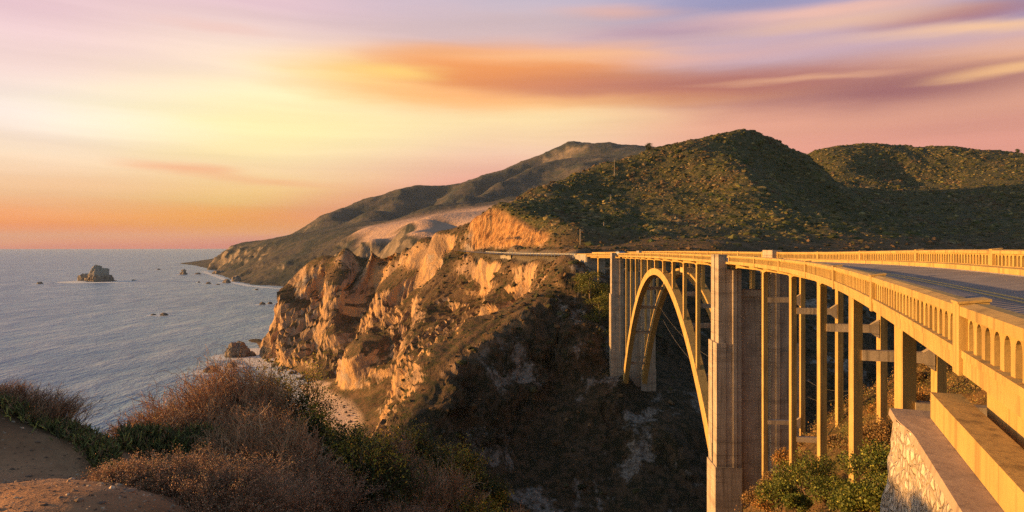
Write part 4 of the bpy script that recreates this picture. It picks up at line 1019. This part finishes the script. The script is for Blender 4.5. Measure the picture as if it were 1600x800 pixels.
def bush(name, px, D, rad, hgt, kind, label, dy=1., n=None, lean=(-.15, 0, 0), group='bushes on the bluff in front'):
    x, y = P_at(px, D); z = ground_at(x, y)-.08
    root = empty(name, (x, y, z), label, 'bush', group)
    an = rng.uniform(0, 2*math.pi, 4000); rr_ = np.sqrt(rng.random(4000))
    if kind == 'twig':      # bare reddish brown windswept stems
        n = n or 430
        bx = rr_[:n]*np.cos(an[:n])*rad*.75; by = rr_[:n]*np.sin(an[:n])*rad*.75*dy
        base = np.stack([bx, by, np.zeros(n)], -1)
        dome = hgt*np.sqrt(np.clip(1-rr_[:n]**2*.75, 0.1, 1))*rng.uniform(.62, 1.08, n)
        tip = np.stack([bx*1.35+lean[0]*hgt+rng.normal(0, .12*rad, n), by*1.3+lean[1]*hgt+rng.normal(0, .12*rad, n), dome], -1)
        V, Q, C, P = twig_set(base, tip, rng.uniform(.0045, .011, n), pal(n, [(.36, .205, .12), (.44, .27, .16), (.27, .15, .09), (.48, .33, .21)], .2), 8, .09, 9, .30, .2)
        mesh_obj('stems', V+np.array([x, y, z]), Q, M['twig'], root, colors=C)
        N_ = 9000; E = P[rng.integers(0, len(P), N_), rng.integers(2, 8, N_)]+rng.normal(0, .022, (N_, 3)); gz = fbm(E*2.2+px, 2, 6)
        leafy('foliage', E+np.array([x, y, z]), rng.uniform(.010, .026, N_), np.where((gz > .12)[:, None], pal(N_, [(.16, .15, .05), (.22, .19, .06), (.12, .11, .04)]), pal(N_, [(.34, .19, .10), (.24, .14, .07), (.44, .26, .14)])), root)
    elif kind == 'leafy':   # dark green leaves, sunlight painted yellow green onto the top ones
        n = 130
        bx = rr_[:n]*np.cos(an[:n])*rad*.5; by = rr_[:n]*np.sin(an[:n])*rad*.5*dy
        base = np.stack([bx, by, np.zeros(n)], -1); th = rng.uniform(0, 2*math.pi, n); ph = np.arccos(rng.uniform(.0, 1, n)); rd = rng.uniform(.55, 1.0, n)
        tip = np.stack([np.sin(ph)*np.cos(th)*rad*rd, np.sin(ph)*np.sin(th)*rad*dy*rd, .12+np.cos(ph)*hgt*rd*1.0+.18*hgt], -1)
        V, Q, C, P = twig_set(base, tip, rng.uniform(.006, .012, n), pal(n, [(.16, .10, .07), (.10, .07, .05)]), 7, .08, 10, .30, .1)
        mesh_obj('stems', V+np.array([x, y, z]), Q, M['twig'], root, colors=C)
        N_ = 21000; k = rng.integers(0, len(P), N_); E = P[k, rng.integers(3, 7, N_)]+rng.normal(0, .045, (N_, 3))
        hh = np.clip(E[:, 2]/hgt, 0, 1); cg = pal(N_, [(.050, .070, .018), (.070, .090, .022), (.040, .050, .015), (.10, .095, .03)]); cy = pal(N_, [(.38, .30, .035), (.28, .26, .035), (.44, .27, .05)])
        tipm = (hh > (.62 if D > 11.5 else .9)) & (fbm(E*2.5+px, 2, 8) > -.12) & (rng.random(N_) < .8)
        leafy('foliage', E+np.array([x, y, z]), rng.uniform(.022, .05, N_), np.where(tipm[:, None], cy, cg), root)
    elif kind == 'fluffy':  # dry seed plumes all over
        n = n or 430
        bx = rr_[:n]*np.cos(an[:n])*rad*.6; by = rr_[:n]*np.sin(an[:n])*rad*.6*dy
        base = np.stack([bx, by, np.zeros(n)], -1)
        dome = hgt*np.sqrt(np.clip(1-rr_[:n]**2*.8, .1, 1))*rng.uniform(.6, 1.12, n)
        tip = np.stack([bx*1.7+lean[0]*hgt+rng.normal(0, .15*rad, n), by*1.6+rng.normal(0, .15*rad, n), dome], -1)
        V, Q, C, P = twig_set(base, tip, rng.uniform(.002, .005, n), pal(n, [(.24, .14, .09), (.32, .20, .13), (.16, .10, .07)]), 7, .07, 9, .33, .15)
        mesh_obj('stems', V+np.array([x, y, z]), Q, M['twig'], root, colors=C)
        N_ = 36000; k = rng.integers(0, len(P), N_); E = P[k, rng.integers(3, 7, N_)]+rng.normal(0, .012, (N_, 3))
        leafy('foliage', E+np.array([x, y, z]), rng.uniform(.006, .016, N_), pal(N_, [(.46, .26, .16), (.34, .19, .11), (.54, .34, .23), (.24, .15, .09), (.19, .17, .09)], .3), root, aspect=.8)
    return root
bush('dry_bush', 255, 9.9, .85, .66, 'twig', 'low reddish brown twig bush at the left tip of the thicket by the dead branch')
bush('dry_bush', 320, 10.5, 1.0, 1.22, 'twig', 'bare reddish brown windswept twig bush in the middle of the thicket top')
bush('dry_bush', 388, 11.3, .95, 1.62, 'twig', 'tallest bare brown twig bush leaning against the green bush', n=800)
bush('green_bush', 418, 12.6, .42, 1.85, 'leafy', 'narrow yellow-green tipped bush poking highest above the brown twigs')
bush('green_bush', 462, 12.0, .70, 1.62, 'leafy', 'dense dark green leafy bush at the top right of the thicket beside the beach')
bush('green_bush', 492, 11.4, .45, .85, 'leafy', 'lower dark green bush on the right flank of the taller green one')
bush('dry_bush', 530, 11.8, .55, 1.0, 'twig', 'thin bare twigs standing up against the pale sand of the beach', n=60)
bush('plume_bush', 205, 6.2, .38, .26, 'fluffy', 'smallest fluffy dry bush spreading over the lit sand')
bush('plume_bush', 268, 6.6, .72, .42, 'fluffy', 'fluffy rust brown plume bush at the left of the front row')
bush('plume_bush', 325, 6.3, .85, .50, 'fluffy', 'biggest fluffy dry plume bush in the middle of the front row')
bush('plume_bush', 385, 7.1, .75, .46, 'fluffy', 'fluffy dry plume bush at the right of the front row')
bush('dry_bush', 420, 9.0, .9, .95, 'twig', 'tangled brown twig bush below the dark green bush')
bush('plume_bush', 480, 8.3, .80, .60, 'fluffy', 'dusky plume bush between the twig bush and the bottom edge')
bush('green_bush', 545, 10.3, .60, .85, 'leafy', 'dark green bush in the shade right of the beach view')
bush('green_bush', 575, 9.6, .85, .9, 'leafy', 'broad dark green bush low in the centre of the bluff')
bush('dry_bush', 610, 11.3, .65, 1.05, 'twig', 'rounded dry bush with a sunlit golden top')
bush('green_bush', 640, 11.8, .50, 1.05, 'leafy', 'small golden green bush behind the rounded dry one')
bush('dry_bush', 670, 10.6, .95, 1.0, 'twig', 'broad brown twig bush sloping down towards the canyon')
bush('green_bush', 712, 12.0, .55, .95, 'leafy', 'green bush with bright yellow tips at its top')
bush('green_bush', 755, 12.0, .45, .65, 'leafy', 'small green bush at the lower right end of the thicket')
bush('green_bush', 730, 10.2, .75, .62, 'leafy', 'low dark green bush at the bottom in front of the yellow-tipped one')
bush('dry_bush', 800, 11.6, .6, .45, 'twig', 'last low twig bush before the drop into the canyon')
bush('plume_bush', 620, 8.4, .8, .5, 'fluffy', 'shaded plume bush at the bottom edge below the broad dark green bush')
bush('dry_bush', 855, 11.4, .4, .45, 'twig', 'little rust coloured bush at the bottom edge right of the thicket', n=120)
# dead branch
x, y = P_at(212, 9.3); z = ground_at(x, y)
mb = MB()
for pts, r0 in (([(0, 0, -.05), (-.06, 0, .06), (-.05, 0, .16), (-.10, 0, .24), (-.09, 0, .33)], .016), ([(-.05, 0, .16), (.02, .02, .22), (.0, .02, .30)], .010), ([(-.10, 0, .24), (-.17, .01, .27), (-.20, 0, .31)], .009), ([(-.06, 0, .06), (.10, 0, .10), (.2, .02, .09)], .012), ([(0, .02, .30), (.05, .02, .34)], .006)):
    mb.tube(np.array(pts)*1.15+np.array([x, y, z]), np.linspace(r0, r0*.5, len(pts)), 5)
o = mb.build('dead_branch', simple('dead_wood', (.22, .10, .06), .8, (.12, .06, .04), 30.)); tag(o, 'gnarled reddish dead branch sticking out left of the thicket', 'branch')
# ice plant mats
def iceplant(pxr, Dr, n, name, hump=.05):
    px = rng.uniform(*pxr, n); D = np.interp(px, *Dr)+rng.normal(0, .24, n); x = (px-800)/F*D; z = near_h(x, D)
    base = np.stack([x, D, z+hump*rng.uniform(0, 1, n)**1.2*(1+fbm(np.stack([x, D, z], -1)*2.2, 2, 4))], -1); d = rng.normal(0, .55, (n, 3)); d[:, 2] = 1; d /= np.linalg.norm(d, axis=1)[:, None]
    tip = base+d*rng.uniform(.07, .15, (n, 1)); P = stems(base, tip, 4, .12, .1)
    V, Q = tubes(P, np.array([.7, 1, .8, .12])[None]*rng.uniform(.006, .010, (n, 1)), 4)
    c = pal(n, [(.11, .12, .04), (.16, .17, .05), (.26, .25, .07), (.09, .085, .035), (.24, .14, .07)], .3)
    o = mesh_obj(name, V, Q, M['leaf'], colors=np.repeat(c, 16, 0)); tag(o, kind='stuff')
iceplant((-260, 185), ([-260, 0, 60, 110, 150, 180], [9.3, 9.2, 9.0, 8.6, 8.1, 7.7]), 11000, 'ice_plant', .11)
iceplant((190, 420), ([190, 420], [8.9, 9.6]), 8000, 'ice_plant', .22)
iceplant((420, 900), ([420, 900], [11.0, 11.9]), 4500, 'ice_plant')
def tuft(px, D, label, n=420, h=.34, r=.32, lean=(.25, 0)):
    x, y = P_at(px, D); z = ground_at(x, y)
    b = rng.normal(0, r*.5, (n, 3)); b[:, 2] = 0; hh = h*rng.uniform(.5, 1.1, n)
    tip = b+np.stack([rng.normal(lean[0], .3, n)*hh, rng.normal(lean[1], .3, n)*hh, hh], -1)
    V, Q, C, P = twig_set(b, tip, rng.uniform(.0025, .005, n), pal(n, [(.30, .17, .10), (.38, .24, .15), (.22, .12, .08)]), 6, .06, 4, .4, .1)
    o = mesh_obj('dry_tuft', V, Q, M['twig'], colors=C); o.location = (x, y, z); tag(o, label, 'dry plant', 'dry tufts on the left ledge')
tuft(8, 9.2, 'dry brown tuft at the left edge of the picture above the ice plant')
tuft(44, 9.1, 'middle dry tuft of the row on the left ledge')
tuft(74, 9.0, 'right dry tuft whose stems lean out over the sea', lean=(.7, 0))
tuft(-40, 9.3, 'dry tuft just beyond the left edge above the ice plant')
# bushes on the slope under the bridge
def slope_bush(px, py, D, rad, label, green, n=2600, leaf=.10, name='slope_bush', hg=.8):
    x, y, z = P3(px, py, D); root = empty(name, (x, y, z-.3*rad), label, 'bush', 'bushes on the slope under the bridge')
    k = 26; cc_ = rng.normal(0, 1, (k, 3)); cc_ /= np.linalg.norm(cc_, axis=1)[:, None]; cc_[:, 2] = np.abs(cc_[:, 2])*hg; cc_ *= rng.uniform(.45, .85, (k, 1))*rad
    kk = rng.integers(0, k, n); d = rng.normal(0, 1, (n, 3)); d /= np.linalg.norm(d, axis=1)[:, None]
    P = cc_[kk]+d*rad*.30*rng.uniform(.6, 1, (n, 1))+np.array([x, y, z])
    V, Q, C, Pp = twig_set(np.repeat([[x, y, z-.3*rad]], k, 0)+rng.normal(0, .1*rad, (k, 3)), cc_+np.array([x, y, z]), np.full(k, .018*rad+.008), pal(k, [(.14, .10, .07)]), 6, .06, 4, .4)
    mesh_obj('branches', V, Q, M['twig'], root, colors=C)
    g = [(.09, .125, .022), (.14, .16, .03), (.21, .20, .04), (.06, .085, .018)] if green == 1 else ([(.38, .19, .05), (.46, .24, .07), (.26, .14, .045), (.16, .12, .04)] if green == 0 else [(.26, .16, .07), (.15, .11, .045), (.32, .19, .08)])
    leafy('foliage', P, leaf*rng.uniform(.6, 1.3, n), pal(n, g, .3), root, .7)
sb = [(1262,752,40,2.0,'large rounded sunlit green bush between two bridge columns',1),(1218,778,46,1.7,'green bush left of the large rounded one under the bridge',1),(1292,775,34,1.3,'green bush low at the foot of the second nearest column',1),
 (1366,740,27,1.5,'tall green bush right of the second nearest column',1),(1392,785,22,1.2,'dark green bush in the corner beside the stone wall',1),(1325,792,27,.9,'small green bush at the bottom edge near the second nearest column',1),
 (1352,790,23,1.0,'green bush at the bottom between the two nearest columns',1),(1380,690,36,1.5,'green-brown bush behind the nearest column',2),(1345,655,62,1.9,'brown bush on the crest below the third strut',2),
 (1405,628,58,1.8,'green crest bush behind the nearest column pair',1),(1380,650,52,1.5,'bright orange bush high on the slope right of a column',0),(1265,700,66,1.6,'reddish brown bush at the foot of a back column',2),
 (1232,725,60,1.5,'rust coloured bush on the slope near the fourth column',0),(1205,758,64,1.4,'brown bush beside the base of the fifth column',2),(1182,782,70,1.6,'low brown bush near the foot of the big pier',2),
 (1200,792,50,1.1,'orange lit bush at the bottom edge near the big pier',0),(1310,700,50,1.4,'brown bush between the third and second columns',2),(1318,672,62,1.4,'dull brown bush near the back column on the crest',2),
 (1430,600,52,1.3,'dark bush on the crest beyond the nearest column',2),(1455,570,50,1.4,'green-brown bush under the deck at the far right',2),(1440,640,34,1.2,'orange-brown bush next to the top of the stone wall',0),
 (1295,732,48,1.2,'brown bush just above the large rounded green one',2),(1350,705,36,1.1,'dark brown bush in the gap behind the second nearest column',2),(1245,790,38,.9,'little yellow-green bush at the bottom edge below the large one',1)]
for a in sb: slope_bush(*a, n=4200 if a[2] < 50 else 2200, leaf=.05+.0016*a[2])
# ground cover on that slope
n = 15000; px = rng.uniform(1140, 1560, n); D = np.exp(rng.uniform(math.log(9), math.log(90), n)); x = (px-800)/F*D; z = near_h(x, D)
P = np.stack([x, D, z+.1], -1); pt = fbm(P/3.5, 3, 19)
cc = np.where((pt > .12)[:, None], pal(n, [(.42, .22, .065), (.34, .18, .06), (.44, .27, .10)]), pal(n, [(.15, .14, .04), (.21, .15, .06), (.10, .11, .03), (.26, .17, .07)]))
kk = rng.integers(0, n, n*14); Pl = P[kk]+rng.normal(0, 1, (n*14, 3))*np.array([.30, .30, .14])*(.5+D[kk][:, None]/60)
V, Q = leaf_quads(Pl, (.045+.0016*D[kk])*rng.uniform(.6, 1.3, n*14), .5, .5); o = mesh_obj('slope_ground_cover', V, Q, M['leaf'], colors=np.repeat(np.clip(cc[kk]*np.exp(rng.normal(0, .2, (n*14, 1))), .003, 1), 4, 0)); tag(o, kind='stuff')
# low dry cover on the bluff between the bushes
n = 26000; px = rng.uniform(200, 900, n); D = rng.uniform(7.2, 14.5, n); ok = D > np.interp(px, [200, 420, 900], [8.2, 7.2, 7.2]); px, D = px[ok], D[ok]; n = len(px); x = (px-800)/F*D; z = near_h(x, D)
b_ = np.stack([x, D, z-.02], -1); tp = b_+rng.normal(0, 1, (n, 3))*np.array([.06, .06, .02])+np.array([0, 0, .10])*rng.uniform(.5, 1.6, (n, 1))
V, Q = tubes(stems(b_, tp, 4, .12), np.array([1, .8, .6, .3])[None]*rng.uniform(.003, .006, (n, 1)), 3)
o = mesh_obj('dry_ground_cover', V, Q, M['twig'], colors=np.repeat(pal(n, [(.16, .09, .05), (.10, .07, .035), (.20, .13, .07), (.06, .06, .02)]), 12, 0)); tag(o, kind='stuff')

shr = GRIT; o = shrub_field('gravel', shr[0], shr[1], pal(len(shr[1]), [(.30, .20, .14), (.22, .14, .10), (.40, .30, .22), (.14, .10, .08)]), n=1, flat=.6); tag(o, kind='stuff')
# ---- trees
def tree(name, px, py, D, h, w, label, group=None, pads=16, leaves=3000, leaf=.35, cone=False, cols=((.035, .045, .015), (.055, .065, .02), (.09, .09, .03))):
    x, y, z = P3(px, py, D); root = empty(name, (x, y, z), label, 'tree', group)
    mb = MB(); tk = np.array([(0, 0, -1.5), (.03*h, 0, .3*h), (0, .03*h, .62*h), (.02*h, 0, .92*h)])+np.array([x, y, z]); mb.tube(tk, [.05*h, .04*h, .025*h, .008*h], 7)
    cs = []
    for i in range(pads):
        u = (i+.5)/pads; zz = h*(.22+.78*u); rr_ = w*((1-u)*.9+.08 if cone else math.sqrt(max(.05, 1-(2*u-1)**2*.8)))*rng.uniform(.5, 1.); a = rng.uniform(0, 2*math.pi)
        c = np.array([x+rr_*math.cos(a)*.75, y+rr_*math.sin(a)*.75, z+zz]); cs.append(c)
        s0 = np.array([x, y, z+zz-.12*h]); mb.tube(np.array([s0, (s0+c)/2+[0, 0, .02*h], c]), [.014*h, .010*h, .004*h], 4)
    mb.build('trunk', M['bark'], root)
    cs = np.array(cs); k = rng.integers(0, pads, leaves); r0 = w*(.42 if not cone else .34); P = cs[k]+rng.normal(0, 1, (leaves, 3))*np.array([r0, r0, r0*.38])*.62
    P[:, 2] += .12*r0; leafy('crown', P, leaf*rng.uniform(.6, 1.3, leaves), pal(leaves, cols, .3), root, .6, .4)
for a in [(921,472,213,9,4.6,'dark cypress with a broad lit crown highest beside the far pier'),(936,505,208,8,4.2,'cypress directly below the highest one, half in shade'),(918,530,208,7,4.0,'cypress farthest from the pier at mid height of the gully'),
          (945,560,201,8,4.0,'cypress close against the foot of the far pier'),(930,585,199,7,3.6,'cypress lowest in the gully left of the far pier'),(948,480,212,7,3.2,'slim cypress squeezed between the gully and the far pier'),(908,455,219,5,3.2,'small round cypress at the upper left of the gully'),(950,618,193,6,3.4,'dark tree on the ledge under the far pier')]:
    tree('cypress_tree', *a, group='cypresses beside the far pier', cols=((.07, .095, .02), (.12, .13, .025), (.20, .18, .04)))
tree('pine_tree', 1013, 238, 556, 7, 3.2, 'lone dark tree on the skyline where the far mountain meets the green hill', leaves=1400, leaf=.6)
tree('conifer_tree', 1590, 252, 818, 14, 4.5, 'tall pointed conifer on the skyline at the far right', leaves=1800, leaf=.8, cone=True)
tree('pine_tree', 1248, 247, 655, 5, 3.0, 'small bushy tree in the dip between the two hills', leaves=1000, leaf=.6)
tree('pine_tree', 1262, 249, 700, 4, 3.0, 'lower bushy tree right of the dip between the two hills', leaves=1000, leaf=.6)

# ---- utility poles, guard rail, cars
M['wood'] = simple('weathered_pole_wood', (.42, .33, .25), .8); M['metal'] = simple('galvanised_steel', (.45, .44, .42), .45, metal=.6); M['wire'] = simple('wire', (.20, .18, .16), .5)
for px, y1, y0, D, lb in ((953.7, 304, 323, 470, 'pale utility pole halfway up the green hillside'), (906.6, 358, 386, 300, 'tallest utility pole just behind the far end of the bridge'), (943.5, 347, 371, 350, 'thin grey utility pole on the lower hillside'), (960, 249, 263, 540, 'small utility pole near the top edge of the green hill')):
    x, y, zt = P3(px, y1, D); _, _, zb = P3(px, y0, D); r0 = empty('utility_pole', (x, y, zb), lb, 'utility pole', 'utility poles on the hill')
    mb = MB(); mb.tube([(x, y, zb-6), (x, y, zt)], [.24, .17], 7); mb.build('pole', M['wood'], r0)
    mb = MB(); mb.box(x-1.3, x+1.3, y-.07, y+.07, zt-.75, zt-.58); mb.build('crossarm', M['wood'], r0)
pr = np.array(poly([P3(a-1, b+1.7, c-2.5) for a, b, c in road_pts[1:]], 2.2))
gr = empty('guard_rail', tuple(pr[0]), 'low steel guard rail along the outer edge of the cliff road', 'guard rail')
mb = MB(); 
for a, b in zip(pr[:-1], pr[1:]): mb.hexa([a+[0, -.06, .5], b+[0, -.06, .5], b+[0, .06, .5], a+[0, .06, .5], a+[0, -.06, .82], b+[0, -.06, .82], b+[0, .06, .82], a+[0, .06, .82]])
mb.build('rail', M['metal'], gr); wh = simple('white_post', (.75, .73, .7), .6)
for q in pr[::2][:90]:
    mb = MB(); mb.box(q[0]-.13, q[0]+.13, q[1]-.2, q[1]+.0, q[2]-1, q[2]+.95); mb.build('rail_post', wh, gr)
# pale retaining wall under the road
mb = MB(); wp = [P3(782,398.5,334), P3(790,399,330), P3(798,399.5,324)]
for a, b in zip(wp[:-1], wp[1:]): a, b = np.array(a)-[0, 5, .4], np.array(b)-[0, 5, 0]; mb.hexa([a+[0, 0, -2.6], b+[0, 0, -2.6], b+[0, 4, -2.6], a+[0, 4, -2.6], a+[0, 0, 0.2], b+[0, 0, .2], b+[0, 4, .2], a+[0, 4, .2]])
o = mb.build('retaining_wall', M['conc_grey']); tag(o, 'short pale retaining wall holding the cliff road above the lit rocks', 'wall')
def car(pos, ang, col, label, van=False):
    r0 = empty('parked_car' if van else 'passing_car', pos, label, 'car'); c, s = math.cos(ang), math.sin(ang)
    def T_(V): V = np.array(V, float); return np.stack([pos[0]+V[:, 0]*c-V[:, 1]*s, pos[1]+V[:, 0]*s+V[:, 1]*c, pos[2]+V[:, 2]], -1)
    h = 2.0 if van else 1.45; prof = [(-2.2, .35), (-2.25, .8), (-2.1, 1.0), (-1.3, 1.02 if not van else h), (1.2, 1.05 if not van else h), (1.6 , .98 if not van else 1.2), (2.2, .8), (2.25, .35)]
    def ext(pr_, w0, name, mat):
        k = len(pr_); V = [(x, -w0, z) for x, z in pr_]+[(x, w0, z) for x, z in pr_]; mb = MB(); mb.add(T_(V), [(j, (j+1) % k, k+(j+1) % k, k+j) for j in range(k)])
        for o_ in (0, k): mb.add(T_([V[o_+j] for j in range(k)]+[(sum(p[0] for p in pr_)/k, V[o_][1], sum(p[1] for p in pr_)/k)]), T=[(j, (j+1) % k, k) for j in range(k)])
        return mb.build(name, mat, r0)
    ext(prof, .88, 'body', simple('car_paint', col, .3))
    gl = simple('car_glass', (.03, .035, .045), .1)
    if not van: ext([(-1.35, 1.03), (-.75, 1.44), (.75, 1.46), (1.35, 1.06)], .76, 'cabin', gl)
    else: ext([(-1.9, 1.25), (-1.6, 1.8), (1.1, 1.8), (1.5, 1.25)], .892, 'window', gl)
    for wx in (-1.4, 1.4):
        for wy in (-.78, .78):
            a = np.linspace(0, 2*math.pi, 15)[:-1]; V = [(wx+.33*math.cos(t_), wy+d_, .33+.33*math.sin(t_)) for d_ in (-.11, .11) for t_ in a]; mb = MB()
            mb.add(T_(V), [(j, (j+1) % 14, 14+(j+1) % 14, 14+j) for j in range(14)]); mb.add(T_(V[:14]+[(wx, wy-.11, .33)]), T=[(j, (j+1) % 14, 14) for j in range(14)]); mb.add(T_(V[14:]+[(wx, wy+.11, .33)]), T=[(j, (j+1) % 14, 14) for j in range(14)])
            mb.build('wheel', simple('tyre', (.03, .03, .03), .9), r0)
p_ = B(127, 3.6, -.88); car(tuple(p_), R(96), (.35, .42, .55), 'pale blue car crossing the far end of the bridge')
p_ = P3(713.5, 389.2, 420); car((p_[0], p_[1], p_[2]), R(30), (.75, .75, .75), 'white van on the cliff road behind the rocky peak', True)
# maintenance platform and cables
x = BZ(44, 4.2, 0); mb = MB(); pz = EYE-4.6
bbox(mb, 42.6, 45.8, 3.0, 5.0, pz, pz+.9); 
for s_ in (42.7, 45.7): mb.tube([BZ(s_, 4.0, pz+.8), BZ(s_, 4.0, EYE-2.4)], .05, 5)
o = mb.build('work_platform', simple('ochre_paint', (.60, .42, .22), .7)); tag(o, 'small ochre work platform hanging under the deck near the arch crown', 'platform')
def cable(a, b, sag, label, r=.018):
    a, b = np.array(a, float), np.array(b, float); u = np.linspace(0, 1, 16)[:, None]; P = a*(1-u)+b*u; P[:, 2] -= (sag*4*u*(1-u))[:, 0]; mb = MB(); mb.tube(P, r, 4)
    o = mb.build('cable', M['wire']); tag(o, label, 'cable', 'thin cables slung through the canyon')
cable(P3(1031,480,150), P3(1112,560,110), 1.2, 'thin cable sloping down behind the arch, the upper one')
cable(P3(1036,500,150), P3(1098,580,112), 1.0, 'thin cable sloping down behind the arch, the lower one')
cable(P3(1262,595,110), P3(1345,608,80), .8, 'thin cable between the back columns, the upper one', .014)
cable(P3(1262,620,110), P3(1345,603,80), 1.2, 'thin cable between the back columns, the lower one', .014)
#__HAZE__
m = bpy.data.materials.new('haze'); m.use_nodes = True; t = m.node_tree; t.nodes.clear()
pv = nd(t, 'ShaderNodeVolumePrincipled', {'Color': (.55, .68, 1.0, 1), 'Density': .000024, 'Anisotropy': 0.0}); ou = nd(t, 'ShaderNodeOutputMaterial', {'Volume': pv.outputs[0]})
mb = MB(); mb.box(-37000, 37000, -37000, 37000, -60, 760); o = mb.build('haze', m); tag(o, kind='stuff')
